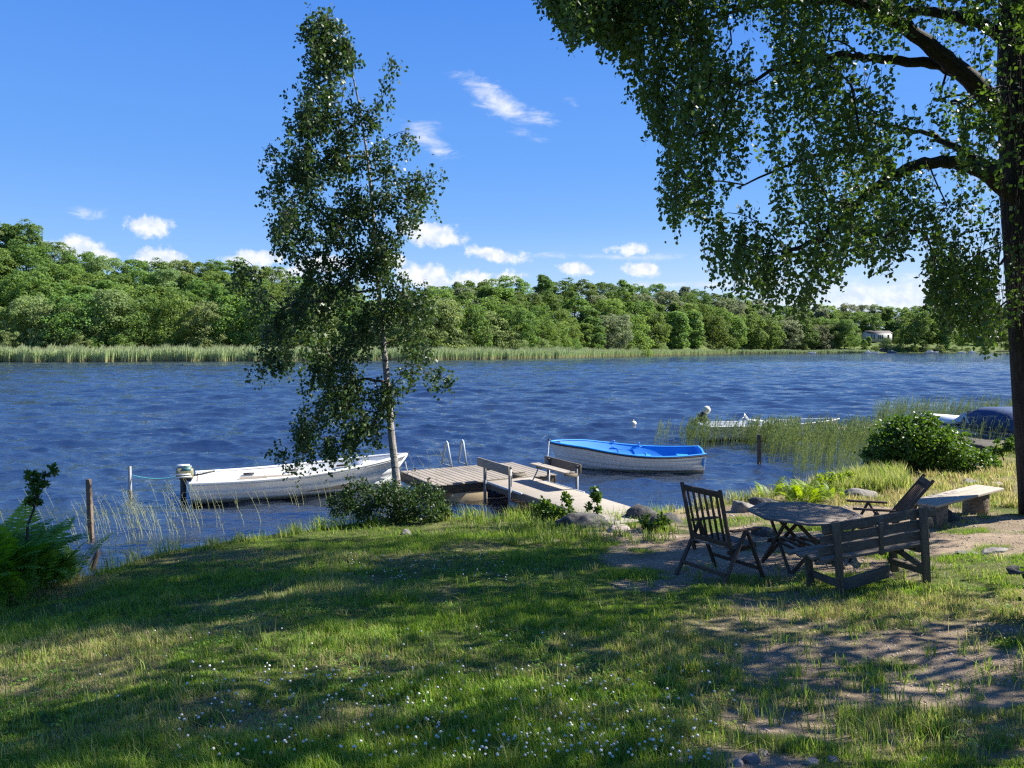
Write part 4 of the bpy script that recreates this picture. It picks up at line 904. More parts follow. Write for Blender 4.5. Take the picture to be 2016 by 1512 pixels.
rock(1215, 1046, 44, 12, .7, MT['rockp'], 'small pinkish stone below the gangway foot', 6)
rock(1462, 1006, 52, 20, .8, MT['rockl'], 'tall lichen-covered grey boulder behind the chair armrest', 7)
rock(1345, 1000, 70, 18, .9, MT['rockp'], 'brownish shore boulder seen through the chair back slats', 8)
rock(1505, 996, 62, 16, .8, MT['rockd'], 'dark flat boulder just left of the table top', 9)
rock(1690, 978, 78, 14, .5, MT['rockl'], 'low layered grey rock behind the table, left of the reclined chair', 10)
rock(1505, 1052, 50, 17, .8, MT['rockd'], 'dark rock under the left table edge', 11)
rock(1868, 1022, 40, 17, .9, MT['rockd'], 'dark rock under the plank bench', 12)
rock(1962, 958, 32, 10, .8, MT['rockp'], 'small angular stone behind the plank bench right end', 13)
rock(1908, 952, 40, 8, .6, MT['rockl'], 'flat stone slab behind the plank bench', 14)
rock(2002, 1128, 36, 13, .8, MT['rockd'], 'dark stone in the grass at the right edge', 15)
rock(1958, 1086, 70, 5, .5, MT['rockl'], 'flat grey slab flush with the bare soil at the right', 16)
rock(1905, 1090, 46, 4, .5, MT['rockl'], 'small flat slab in the bare soil right of the backed bench', 17)
rock(1640, 1012, 52, 10, .8, MT['rockl'], 'smooth grey stone behind the table right edge', 18)
rock(800, 1052, 22, 9, .8, MT['rockl'], 'small pale stone in the grass right of the slim birch', 19)
for i, (x, y, w, h) in enumerate([(1480, 1500, 36, 16), (1452, 1508, 24, 12), (1500, 1488, 22, 10), (1345, 1500, 34, 10), (1620, 1444, 20, 8), (1600, 1505, 26, 8), (1900, 1425, 24, 6), (1990, 1452, 22, 8), (1960, 1436, 18, 7), (1915, 1470, 20, 8), (1640, 1500, 30, 8), (1822, 1500, 22, 8), (1800, 1188, 20, 4), (1725, 1360, 16, 4)]):
    rock(x, y, w, h, .8, MT['rockp'] if i % 2 else MT['rockl'], ['whitish stone half sunk in the turf near the bottom edge', 'small broken stone in the gravel patch at the bottom right'][i > 3], 30 + i, grp='loose stones in the foreground turf')
# gravel and chips lying on the bare soil
g = np.random.default_rng(8); n = 5200; x = np.concatenate([g.uniform(.2, 9, n), g.uniform(.3, 4.5, 2600)]); y = np.concatenate([g.uniform(6, 15, n), g.uniform(2.9, 6.5, 2600)]); keep = dirt_at(x, y) > .45 + .4 * g.random(len(x)); x, y = x[keep], y[keep]; z = ground_z(x, y)
s = (.006 + .018 * g.random(len(x)) ** 3) * np.interp(y, [3, 9, 14], [.55, 1.1, 1.6]); octv = np.array([[1, 0, 0], [-1, 0, 0], [0, 1, 0], [0, -1, 0], [0, 0, .6], [0, 0, -.6]]); V = np.stack([x, y, z], 1)[:, None] + octv[None] * s[:, None, None] * (1 + .5 * g.normal(size=(len(x), 6, 1)) * .6)
T = np.array([[0, 2, 4], [2, 1, 4], [1, 3, 4], [3, 0, 4], [2, 0, 5], [1, 2, 5], [3, 1, 5], [0, 3, 5]]); F = (np.arange(len(x))[:, None, None] * 6 + T[None]).reshape(-1, 3)
o = mesh_np('gravel', V.reshape(-1, 3), F, MT['rockp']); tagp(o, 'loose gravel and wood chips on the bare soil around the table', 'gravel', kind='stuff')

# ---------------------------------------------------------------- far houses, garden, boats
def house(px, pyb, wpx, hpx, d, label, rz=0., dark=True):
    p = at_y(px, pyb, d); k = d / FPX; w = wpx * k; h = hpx * k; dp = w * .45; t = thing('house', label, 'house', (p.x, p.y, p.z), rz)
    b = MB(); b.prism([(-dp / 2, -1), (dp / 2, -1), (dp / 2, h), (0, h * 1.0 + dp * .18), (-dp / 2, h)], -w / 2, w / 2, 'x'); 
    b.build('wall', MT['housew'], t)
    b = MB()
    for s_ in (-1, 1):
        y0, z0_ = s_ * (dp / 2 + .5), h - .15; y1, z1 = 0, h + dp * .18 + .12; V = [(-w / 2 - .4, y0, z0_), (w / 2 + .4, y0, z0_), (w / 2 + .4, y1, z1), (-w / 2 - .4, y1, z1)]; V += [(a, c, e + .18) for a, c, e in V]
        b.add(V, [np.array([(0, 1, 2, 3), (7, 6, 5, 4), (0, 4, 5, 1), (3, 2, 6, 7), (0, 3, 7, 4), (1, 5, 6, 2)])])
    rf = b.build('roof', MT['roofd'] if dark else MT['rockl'], t); b = MB(); b.box((-w * .1, 0, h + dp * .25), (.9, .9, 1.6)); b.build('chimney', MT['boath'], rf)
    for x, ww in ((-.36, .05), (-.26, .05), (-.06, .05), (.02, .05), (.10, .05), (.34, .08)):
        b = MB(); b.box((x * w, -dp / 2 - .01, h * .5), (ww * w, .06, h * .55)); wi = b.build('window', MT['win'], t)
    return t
house(1726, 671, 50, 15, 546, 'white house with dark roof on the slope across the lake', R(8))
house(1934, 674, 34, 13, 540, 'white house with a pale roof on the slope, just left of the big birch trunk', R(-6), False)
def far_boat(px, Lb, col, label, cab=False, off=-1.5, name='motorboat'):
    d = float(shore_d(px)) + off; x = (px - 1008) / FPX * d; t = thing(name, label, 'boat', (x, d, 0), R(random.uniform(-8, 8)), 'boats moored on the far shore')
    f = hull_fn(Lb, Lb * .34, h0=.7, hb=1.0); make_hull(f, t, MT[col], MT['whitein'], 2, .3)
    if cab: b = MB(); b.prism([(Lb * .2, .7), (Lb * .62, .8), (Lb * .5, 1.7), (Lb * .25, 1.75)], -Lb * .11, Lb * .11, 'y'); c = b.build('cabin', MT['white' if col != 'canvas' else 'canvas'], t, bevel=.1); w2 = MB(); w2.bar((Lb * .28, -Lb * .115, 1.35), (Lb * .5, -Lb * .115, 1.35), .05, .4); w2.build('window', MT['win'], c)
for px, l, c, cb_, lb in ((1702, 5, 'white', True, 'small white boat moored left of the dark boathouse'), (1716, 4.5, 'white', False, 'open white boat against the left wall of the dark boathouse'), (1746, 6, 'canvas', True, 'dark blue boat moored right of the dark boathouse'),
                          (1820, 8, 'white', True, 'largest white cabin boat on the far shore right of the boathouse'), (1885, 5, 'white', False, 'white boat on the far shore below the pale-roofed house'), (1906, 4.5, 'white', True, 'white cabin boat on the far shore next to the drooping twig tips'), (1932, 5, 'white', False, 'low white boat on the far shore right of the drooping twig tips'), (1590, 5, 'white', False, 'lone pale boat at the edge of the far reed belt')):
    far_boat(px, l, c, lb, cb_)
d = 493; x = (1732 - 1008) / FPX * d; t = thing('boathouse', 'low dark boathouse on the far shore below the white house', 'boathouse', (x, d, 0)); b = MB(); b.prism([(-3.3, .1), (3.3, .1), (3.3, 1.9), (0, 2.9), (-3.3, 1.9)], -2.5, 2.5, 'y'); b.build('wall', MT['boath'], t)
b = MB(); b.bar((-3.7, 0, 1.95), (.1, 0, 3.1), 5.6, .12); b.bar((3.7, 0, 1.95), (-.1, 0, 3.1), 5.6, .12); b.build('roof', MT['roofd'], t); b = MB(); b.box((0, -2.54, 1), (2.4, .1, 1.6)); b.build('door', MT['timber'], t)
for x0, x1, lb in ((1752, 1815, 'long low jetty on the far shore between boathouse and cabin boat'), (1845, 1990, 'longest low jetty on the far shore, ending at the big birch trunk')):
    d = 492; a = (x0 - 1008) / FPX * d; c = (x1 - 1008) / FPX * d; t = thing('far_jetty', lb, 'jetty', (a, d, 0)); b = MB(); b.box(((c - a) / 2, 0, .55), (c - a, 1.6, .25)); b.build('deck', MT['timber'], t)
    b = MB()
    for i in range(int((c - a) / 3)): b.tube([(i * 3, -.7, -1), (i * 3, -.7, .9)], .12, 6)
    b.build('post_row', MT['wetwood'], t)
# ---------------------------------------------------------------- trees made limb by limb
def skeleton(roots, nodes, jit=.12, sag=0., rng_=None):
    """roots: (N,3) points on limbs; nodes joined to the nearest point of the growing tree. Returns list of polylines and radii"""
    g = rng_ or rng; P = [np.array(r) for r in roots]; par = [-1] * len(P); nr_ = len(P)
    A_ = np.array(P); D0 = ((nodes[:, None] - A_[None]) ** 2).sum(2).min(1); order = np.argsort(D0); allp = list(A_)
    arr = np.zeros((len(P) + len(nodes), 3)); arr[:nr_] = A_; cnt = nr_
    for i in order:
        d = np.linalg.norm(arr[:cnt] - nodes[i], axis=1); d = d + .25 * np.clip(arr[:cnt, 2] - nodes[i][2], 0, 9) * .3 ; j = int(np.argmin(d)); arr[cnt] = nodes[i]; par.append(j); cnt += 1
    w = np.ones(cnt)
    for i in range(cnt - 1, nr_ - 1, -1): w[par[i]] += w[i]
    segs = []
    for i in range(nr_, cnt):
        a, b_ = arr[par[i]], arr[i]; m = (a + b_) / 2 + g.normal(size=3) * jit * np.linalg.norm(b_ - a) * .5; m[2] += .10 * np.linalg.norm(b_ - a)
        segs.append((a, m, b_, w[i]))
    return segs, arr[nr_:]
def seg_tubes(b, segs, r0, pw=.42, rmax=.1, n=5):
    for a, m, c, w in segs:
        r = min(rmax, r0 * w ** pw); q = lambda t: (1 - t) ** 2 * a + 2 * t * (1 - t) * m + t * t * c
        b.tube([q(0), q(.33), q(.67), q(1)], [r * 1.15, r, r * .9, r * .8], n, False)
def leaf_cloud(P, size, g, droop=.55, spread=.9, wr=.78):
    n = len(P); d = g.normal(size=(n, 3)) * spread; d[:, 2] -= droop * 1.6; d = unit(d); ref = g.normal(size=(n, 3)); W = unit(np.cross(d, ref)); s = size * (.7 + .6 * g.random(n))
    return cards(P, d, W, s, s * wr)
def strands(tops, lens, g, per_m=36, drift=(0, 0), spread=.05, r=.0025):
    """hanging twigs: returns leaf points and twig polylines"""
    LP = []; TW = []
    for t, l in zip(tops, lens):
        n = 5; a = g.random() * 6.28; d = np.array([math.cos(a), math.sin(a)]) * .3 * l * g.random() + np.array(drift) * l; u = np.linspace(0, 1, n)
        pl = np.stack([t[0] + d[0] * u ** .6, t[1] + d[1] * u ** .6, t[2] - l * u ** 1.15], 1); TW.append(pl)
        k = max(4, int(l * per_m)); v = g.random(k); p = np.stack([np.interp(v, u, pl[:, i]) for i in range(3)], 1) + g.normal(size=(k, 3)) * spread; LP.append(p)
    return np.concatenate(LP), TW
def twig_mesh(TW, r):
    V = []; F = []; m = len(TW[0]); n = 3; off = 0; ang = np.array([[1, 0, 0], [-.5, .87, 0], [-.5, -.87, 0]])
    P = np.array(TW); rad = np.linspace(r, r * .4, m); V = P[:, :, None, :] + ang[None, None] * rad[None, :, None, None]; V = V.reshape(-1, 3)
    base = np.arange(len(TW))[:, None] * (m * n); q = np.array([(i * n + k, i * n + (k + 1) % n, (i + 1) * n + (k + 1) % n, (i + 1) * n + k) for i in range(m - 1) for k in range(n)])
    return V, (base[:, None] + q[None]).reshape(-1, 4)
def YW(px, py, Y): return np.array(at_y(px, py, Y))

# ---- slim birch by the water
g = np.random.default_rng(42); TB = on_ground(785, 1022); Y0 = TB.y
tp = [(786, 1030), (784, 980), (778, 920), (770, 850), (765, 780), (757, 700), (748, 600), (740, 500), (733, 400), (722, 300), (706, 200), (688, 120), (665, 50), (645, 12)]
tr = [.105, .082, .072, .065, .060, .054, .047, .038, .031, .024, .017, .012, .007, .003]
trunk = [YW(x, y, Y0 + .012 * (1030 - y) / 10) for x, y in tp]
birch = thing('birch_tree', 'slim white-barked birch with dark hanging leaves growing at the water edge', 'tree', TB)
b = MB(); b.tube(trunk, tr, 12); b.build('trunk', MT['bark_white'], birch, origin=TB, smooth=True)
out = [(10, 636, 648), (40, 618, 668), (70, 604, 682), (110, 600, 694), (150, 602, 706), (200, 582, 716), (250, 568, 738), (290, 545, 775), (330, 540, 790), (350, 528, 835), (385, 525, 858), (420, 520, 835), (450, 528, 805), (500, 545, 780), (530, 560, 770), (560, 500, 790), (600, 490, 845), (650, 510, 845), (700, 515, 845), (740, 530, 850), (760, 580, 800), (800, 590, 790), (850, 570, 745), (880, 572, 700), (905, 575, 640)]
oy = [o_[0] for o_ in out]; nodes = []
while len(nodes) < 520:
    y = g.uniform(10, 890); l, r_ = np.interp(y, oy, [o_[1] for o_ in out]), np.interp(y, oy, [o_[2] for o_ in out])
    if g.random() > (r_ - l) / 360 + .25: continue
    mid_ = np.interp(y, [p_[1] for p_ in tp][::-1], [p_[0] for p_ in tp][::-1]); l, r_ = mid_ + (l - mid_) * .93, mid_ + (r_ - mid_) * .93; x = g.uniform(l, r_)
    if fbm(x / 50., y / 38., 8, 2) < .455 and g.random() < .88: continue
    tx = np.interp(y, [p_[1] for p_ in tp][::-1], [p_[0] for p_ in tp][::-1]); hw = max(abs(x - tx), 20) / 120; nodes.append(YW(x, y - 12, Y0 + g.normal() * .32 * (.4 + hw) + .1))
for x, y in [(770, 120), (766, 150), (762, 180), (752, 205), (745, 235), (800, 265), (795, 285), (860, 345), (850, 365), (838, 378), (480, 520), (500, 535), (470, 555), (505, 700), (520, 720), (860, 735), (875, 742), (840, 745), (545, 880), (600, 900), (640, 890), (575, 905), (820, 575), (800, 560), (560, 350), (530, 290), (528, 330)]: nodes.append(YW(x, y - 8, Y0 + g.normal() * .15))
nodes = np.array(nodes); tr_pts = np.array([np.array([np.interp(u, np.arange(len(trunk)), np.array(trunk)[:, i]) for i in range(3)]) for u in np.linspace(4.0, len(trunk) - 1, 60)])
# branches start lower on the trunk than the twigs they carry
nn = nodes.copy(); roots = tr_pts - np.array([0, 0, .0]); nn[:, 2] -= .0
segs, _ = skeleton(roots, nn, .2, rng_=g); b = MB(); seg_tubes(b, segs, .0045, .45, .03, 5); b.build('branches', MT['twig'], birch, origin=TB)
tops = []; ln = []
for nd in nodes:
    hz = nd[2]
    for k in range(g.integers(3, 7)):
        tops.append(nd + g.normal(size=3) * np.array([.10, .12, .08])); ln.append(g.uniform(.12, .42) * (1.15 if hz < 5 else .85))
LP, TW = strands(tops, ln, g, 60, drift=(-.05, 0), spread=.045); V, F = twig_mesh(TW, .003); mesh_np('twigs', V - np.array(TB), F, MT['twig'], birch, {'gr': V})
V, F = leaf_cloud(LP, .068, g, .45); mesh_np('crown', V - np.array(TB), F, MT['l_slim'], birch, {'rnd': np.repeat(g.random(len(LP)), 4)}); print('birch leaves', len(LP))

# ---- big weeping birch at the right edge
g = np.random.default_rng(77); BY = 13.0; base = at_z(2052, 1004, .82); TBB = Vector((base.x, base.y, float(ground_z(base.x, base.y))))
Yb = base.y; big = thing('birch_tree', 'huge old weeping birch with a thick dark trunk at the right edge', 'tree', TBB)
TK = [YW(x_ + 2, y_, Yb) for x_, y_ in ((2060, 1040), (2048, 960), (2038, 850), (2030, 720), (2024, 600), (2018, 480), (2016, 380), (2012, 290), (2008, 200), (2004, 60), (2000, -120), (1990, -350), (1975, -650), (1970, -900))]
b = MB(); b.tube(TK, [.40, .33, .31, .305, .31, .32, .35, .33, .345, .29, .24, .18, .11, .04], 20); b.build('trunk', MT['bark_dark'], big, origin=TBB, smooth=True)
limbs = [([(2005, 255), (1960, 200), (1900, 148), (1845, 100), (1775, 48), (1700, 12), (1560, -60), (1400, -120)], Yb - .1, -1.6, .21),
         ([(1925, 168), (1860, 128), (1800, 122), (1700, 112), (1640, 108), (1540, 128), (1460, 170)], Yb - .3, -.9, .12),
         ([(2000, 390), (1930, 335), (1880, 318), (1810, 322), (1750, 345), (1695, 395), (1650, 440), (1600, 478), (1540, 500)], Yb - .1, -1.5, .15),
         ([(1760, 340), (1735, 312), (1690, 290), (1620, 300), (1540, 330), (1450, 370)], Yb - .8, .9, .07),
         ([(1990, 345), (1930, 315), (1870, 285), (1830, 262), (1760, 250), (1650, 235)], Yb, 1.8, .10),
         ([(2004, 100), (1940, 45), (1850, 25), (1740, 15), (1640, 0), (1500, 10), (1380, 40)], Yb, 1.2, .13),
         ([(2002, 0), (1900, -120), (1750, -220), (1560, -240), (1380, -180), (1230, -90), (1130, -30)], Yb, -.6, .17),
         ([(2000, -150), (1880, -330), (1700, -430), (1480, -420), (1300, -330)], Yb, 1.5, .14),
         ([(2010, 60), (2000, -100), (1900, -250), (1750, -300), (1600, -250)], Yb, -4.6, .15), ([(2012, -20), (2100, -200), (2260, -300), (2420, -250)], Yb, -2.5, .16),
         ([(2010, 200), (2120, 80), (2260, 10), (2400, 20), (2520, 90)], Yb, 1.0, .17), ([(2016, 330), (2120, 240), (2220, 230), (2340, 280)], Yb, -2.0, .12),
         ([(1996, -300), (2060, -480), (2200, -640), (2350, -600)], Yb, 1.5, .12), ([(1985, -500), (1900, -700), (1740, -760), (1600, -700)], Yb, -1.0, .10),
         ([(2020, 470), (1985, 500), (1950, 540), (1910, 590)], Yb, -.4, .04), ([(2022, 560), (2000, 575), (1972, 600), (1950, 640)], Yb, .3, .035)]
b = MB(); roots = []
for pts, y0, dy, r in limbs:
    m = len(pts); P = np.array([YW(x, y, y0 + dy * (i / (m - 1)) ** .9) for i, (x, y) in enumerate(pts)]); r = r * .8; u = np.linspace(0, m - 1, m * 5); Q = np.stack([np.interp(u, np.arange(m), P[:, i]) for i in range(3)], 1)
    for _ in range(3): Q[1:-1] = (Q[:-2] + 2 * Q[1:-1] + Q[2:]) / 4
    Q[1:-1] += g.normal(size=Q[1:-1].shape) * .012; b.tube(Q, np.linspace(r, r * .22, len(Q)) * (1 + .0 * u), 10); roots.append(Q[4:])
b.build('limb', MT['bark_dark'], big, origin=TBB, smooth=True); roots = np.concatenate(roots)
lowb = [(1062, -10), (1075, 25), (1095, 55), (1125, 100), (1160, 78), (1185, 98), (1220, 150), (1255, 205), (1280, 255), (1300, 300), (1275, 380), (1305, 420), (1325, 480), (1350, 425), (1380, 470), (1400, 545), (1430, 580), (1490, 585), (1530, 630), (1580, 640), (1610, 600), (1640, 560), (1670, 500), (1700, 520), (1722, 545), (1760, 525), (1790, 470), (1812, 475), (1825, 590), (1850, 645), (1900, 665), (1940, 690), (1968, 700), (2000, 640), (2100, 560), (2300, 480), (2450, 350), (2650, 200)]
LB = lambda x: np.interp(x, [q_[0] for q_ in lowb], [q_[1] for q_ in lowb])
# clumps of drooping foliage; the crown is as deep as it is wide
nodes = []; k = 0
def crown_y(x): 
    q = np.clip((x - 2030) / 1010, -1, .7); return 3.6 * math.sqrt(max(.06, 1 - q * q))
while len(nodes) < 500:
    x = g.uniform(1060, 2560); lo = LB(x) - 55; top = -420 + 340 * ((max(0, 2030 - x)) / 960) ** 2.2; y = lo - (lo - top) * g.random() ** .95
    if x < 1300 and y > lo - 20 and g.random() < .3: continue
    if x < 2016 and y > -40 and fbm(x / 75., y / 95., 14, 2) < .46 and g.random() < .9: continue
    if 1690 < x < 1780 and 40 < y < 130 and g.random() < .8: continue
    if 1780 < x < 1990 and 90 < y < 470 and g.random() < .35: continue
    yy = Yb - .4 + g.uniform(-1, 1) * crown_y(x) * .85
    if y > 420 : yy = Yb - .9 + g.normal() * .8
    if x < 1400: yy = Yb - .9 + g.normal() * .7
    if yy < 8.6: continue
    if x > 2040 and g.random() < .6: continue
    nodes.append(YW(x, y, yy))
for _ in range(22): x = g.uniform(1815, 1990); nodes.append(YW(x, g.uniform(400, LB(x) - 20), Yb - .7 + g.normal() * .7))
nodes = np.array(nodes)
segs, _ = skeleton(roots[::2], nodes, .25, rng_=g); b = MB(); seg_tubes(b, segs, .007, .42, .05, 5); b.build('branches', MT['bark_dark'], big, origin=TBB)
tops = []; ln = []; bot = []
for nd in nodes:
    for k in range(g.integers(5, 9)):
        q_ = nd + g.normal(size=3) * np.array([.24, .24, .14]); px_ = 1008 + q_[0] / q_[1] * FPX; py_ = 684 - (q_[2] - CAM_H) / q_[1] * FPX; lo = LB(px_)
        if py_ > lo - 14: continue
        l = min(g.uniform(.25, 1.25), (lo - py_) / FPX * q_[1] * g.uniform(.8, 1.1) + .03); tops.append(q_); ln.append(l)
# a fringe of strands down to the lower outline
for x in np.arange(1066, 2010, 8.):
    for k in range(2):
        lo = LB(x) - g.uniform(0, 62) ** 1.0 * (.3 + 1.2 * float(vnoise(x / 22., .5, 3))); yy = Yb - .9 + g.normal() * .55; l = g.uniform(.35, 1.0) * (.5 if x < 1200 else 1); p_ = YW(x + g.normal() * 5, lo, yy); p_[2] += l; tops.append(p_); ln.append(l)
LP, TW = strands(tops, ln, g, 47, drift=(.03, 0), spread=.042); V, F = twig_mesh(TW, .0035); mesh_np('twigs', V - np.array(TBB), F, MT['twig'], big, {'gr': V})
ppx = 1008 + LP[:, 0] / LP[:, 1] * FPX; ppy = 684 - (LP[:, 2] - CAM_H) / LP[:, 1] * FPX; LP = LP[~((ppx > 1958) & (ppx < 2100) & (LP[:, 1] < Yb) & (ppy > 110) & (g.random(len(LP)) < .85))]
V, F = leaf_cloud(LP, .071, g, .5); mesh_np('crown', V - np.array(TBB), F, MT['l_birch'], big, {'rnd': np.repeat(g.random(len(LP)), 4)}); print('big leaves', len(LP))
# the crown above the frame, coarser
tops = []; ln = []
for i in range(210):
    a = g.uniform(0, 6.28); rr_ = g.random() ** .5 * 6.2; z = g.uniform(9.2, 16.5); sh_ = math.sqrt(max(.05, 1 - ((z - 9) / 8.5) ** 2)); c_ = TK[9]; x_, y_ = c_[0] - 1.2 + rr_ * sh_ * math.cos(a), c_[1] - .2 + rr_ * sh_ * math.sin(a) * .8
    if (z - CAM_H) / max(y_, .1) < .50: continue
    if vnoise(x_ * .55 + 7, y_ * .55 + z * .4, 3) < .46: continue
    for k in range(5): tops.append(np.array([x_, y_, z]) + g.normal(size=3) * .35); ln.append(g.uniform(.5, 1.3))
for i in range(400):                                       # unseen leaf clumps added to shade the lawn, right of and above the view
    q_ = np.array([9.0, 8.2, 8.6]) + unit(g.normal(size=(1, 3)))[0] * np.array([3.4, 3.8, 2.6]) * g.random() ** .4
    if (q_[0] / q_[1] < .76 and (q_[2] - CAM_H - 1.3) / q_[1] < .52) or vnoise(q_[0] * .75, q_[1] * .75 + q_[2] * .5, 6) < .5: continue
    for k in range(5): tops.append(q_ + g.normal(size=3) * .3); ln.append(g.uniform(.5, 1.2))
for i in range(170):                                       # more clumps added above the frame to cast shade on the near lawn
    q_ = np.array([4.9, 6.9, 10.0]) + unit(g.normal(size=(1, 3)))[0] * np.array([3.4, 1.9, 1.5]) * g.random() ** .4
    if (q_[2] - CAM_H - 1.4) / q_[1] < .55 or vnoise(q_[0] * .7 + 3, q_[1] * 1.1 + q_[2] * .5, 9) < .47: continue
    for k in range(5): tops.append(q_ + g.normal(size=3) * .3); ln.append(g.uniform(.4, 1.))
LP, TW = strands(tops, ln, g, 12, spread=.16); V, F = leaf_cloud(LP, .14, g, .5); mesh_np('upper_crown_and_shade_clumps', V - np.array(TBB), F, MT['l_birch'], big, {'rnd': np.repeat(g.random(len(LP)), 4)}); print('upper leaves', len(LP))

# ---------------------------------------------------------------- bushes
def bush(name, label, cat, blobs, n, size, material, seed, center, stems=14, droop=.1, group=None):
    g = np.random.default_rng(seed); o = thing(name, label, cat, center, 0, group); c = np.array(center); wts = np.array([r[0] * r[1] * r[2] for _, r in blobs]); wts /= wts.sum(); P = []
    nod = []
    for (q, r), w in zip(blobs, wts):
        q = np.array(q) + c; r = np.array(r); k = int(n * w); cl = max(6, int(k / 45)); d = unit(g.normal(size=(cl, 3))); cen = q + d * r * (.45 + .5 * g.random((cl, 1)) ** .6); cen = cen[cen[:, 2] > c[2] + .03]
        if not len(cen): continue
        nod.append(cen); idx = g.integers(0, len(cen), k); P.append(cen[idx] + g.normal(size=(k, 3)) * min(r) * .17)
    P = np.concatenate(P); P = P[P[:, 2] > c[2] - .02]; V, F = leaf_cloud(P, size, g, droop, 1.0, .62); mesh_np('foliage', V - c, F, material, o, {'rnd': np.repeat(g.random(len(P)), 4)})
    nod = np.concatenate(nod); nod = nod[g.permutation(len(nod))[:max(30, stems * 5)]]; rts = c + np.stack([g.normal(size=stems) * .12 * max(blobs[0][1][0], .2), g.normal(size=stems) * .1, np.zeros(stems)], 1)
    segs, _ = skeleton(rts, nod, .15, rng_=g); b = MB(); seg_tubes(b, segs, .004, .45, .02, 4); b.build('stems', MT['twig'], o, origin=c); return o
p = on_ground(770, 1030); k = p.y / FPX
bush('shrub', 'low dark leafy shrub spreading around the foot of the slim birch', 'shrub', [((-.55, .1, .42), (.50, .4, .34)), ((.05, .0, .36), (.45, .35, .34)), ((.55, .1, .34), (.46, .38, .36)), ((-.95, .2, .28), (.28, .25, .26)), ((-.72, .15, .72), (.12, .12, .14)), ((-.12, .2, .62), (.13, .12, .16)), ((.85, .1, .14), (.28, .3, .15))], 7400, .052, MT['l_slim'], 1, p, 20)
p = at_z(1832, 934, .30)
bush('alder_bush', 'big glossy alder bush on the shore left of the big trunk', 'shrub', [((-.5, .1, .78), (.92, .75, .66)), ((.3, .1, .58), (.85, .75, .56)), ((-.7, .1, 1.1), (.36, .4, .34)), ((1.0, -.1, .30), (.62, .5, .36)), ((-1.25, .1, .55), (.42, .5, .5)), ((-.2, .1, 1.2), (.55, .4, .34))], 17000, .085, MT['l_alder'], 2, p, 26, .0)
p = at_z(1975, 905, .5); bush('alder_bush', 'small sunlit alder sprout at the foot of the big trunk, right of the big bush', 'shrub', [((-.1, 0, .32), (.35, .3, .2)), ((.3, 0, .45), (.35, .3, .22)), ((-.5, 0, .2), (.25, .2, .16))], 1100, .085, MT['l_alder'], 3, p, 8)
p = on_ground(44, 1170); bush('sapling', 'thin dark sapling rising out of the ferns at the left edge', 'sapling', [((.0, .3, 1.25), (.14, .12, .13)), ((.06, .3, 1.42), (.20, .12, .09)), ((.2, .3, 1.52), (.12, .1, .06)), ((-.02, .3, 1.08), (.10, .1, .07)), ((-.02, .3, 1.5), (.08, .1, .06))], 620, .06, MT['l_bush'], 4, p, 3)
p = on_ground(1640, 965); bush('shrub', 'small pale green shrublet between the bright fern and the big alder bush', 'shrub', [((0, 0, .25), (.35, .3, .24)), ((.35, .1, .2), (.25, .3, .2))], 900, .06, MT['l_fernb'], 5, p, 8, .0)
p = on_ground(1172, 1020); bush('leafy_plant', 'tall leafy herb with a brown flower spike beside the gangway', 'plant', [((0, 0, .3), (.16, .14, .22)), ((-.05, 0, .5), (.06, .05, .12))], 300, .085, MT['l_bush'], 6, p, 5, .1)
p = on_ground(1095, 1022); bush('leafy_plant', 'low broad-leaved weeds left of the gangway foot behind the boulder', 'plant', [((0, 0, .2), (.42, .2, .2)), ((.2, 0, .3), (.15, .12, .2))], 900, .07, MT['l_bush'], 7, p, 8, .1)
p = on_ground(1290, 1045); bush('leafy_plant', 'mound of low green weeds right of the dark boulders and left of the slatted chair', 'plant', [((0, 0, .14), (.34, .25, .15))], 700, .06, MT['l_bush'], 8, p, 6, .1)
p = on_ground(2105, 1228); bush('shrub', 'dark leafy shrub cut off by the right edge of the view', 'shrub', [((.15, 0, .28), (.42, .4, .36))], 2600, .06, MT['l_bush'], 9, p, 8, .1)

# ferns: arching fronds with paired leaflets
def fern(label, center, nfr, length, material, seed, az=(0, 6.28), spread=.15):
    g = np.random.default_rng(seed); c = np.array(center); VV = []; FF = []; off = 0; o = thing('fern', label, 'fern', center, 0, 'ferns by the water')
    for i in range(nfr):
        a = g.uniform(*az); l = length * g.uniform(.65, 1.1); e0 = R(g.uniform(66, 90)); r0 = np.array([g.normal() * spread, g.normal() * spread * .7, 0]); m = 26; t = np.linspace(0, 1, m); ang = e0 - t ** 1.3 * R(g.uniform(45, 105)); ds = l / m
        hx = np.cumsum(np.cos(ang)) * ds; hz = np.cumsum(np.sin(ang)) * ds; dirh = np.array([math.cos(a), math.sin(a), 0]); sd_ = np.array([-math.sin(a), math.cos(a), 0]); P = r0 + hx[:, None] * dirh + hz[:, None] * np.array([0, 0, 1]); T = np.cos(ang)[:, None] * dirh + np.sin(ang)[:, None] * np.array([0, 0, 1])
        w = l * (.19 if length > .62 else .13) * np.sin(np.pi * np.clip(t * .92 + .06, 0, 1)) ** .8; idx = np.arange(4, m); 
        for s_ in (1, -1):
            base_ = P[idx]; ld = unit(s_ * sd_ + T[idx] * .45 + np.array([0, 0, -.18]) + g.normal(size=(len(idx), 3)) * .06); V, F = cards(base_, ld, unit(T[idx]), w[idx], np.full(len(idx), ds * 1.0)); VV.append(V); FF.append(F + off); off += len(V)
        st = np.concatenate([P - sd_ * .004, P + sd_ * .004]); k = np.arange(m - 1); FF.append(np.stack([k, k + 1, k + 1 + m, k + m], 1) + off); VV.append(st); off += len(st)
    V = np.concatenate(VV); mesh_np('fronds', V, np.concatenate(FF), material, o, {'rnd': g.random(len(V))}); return o
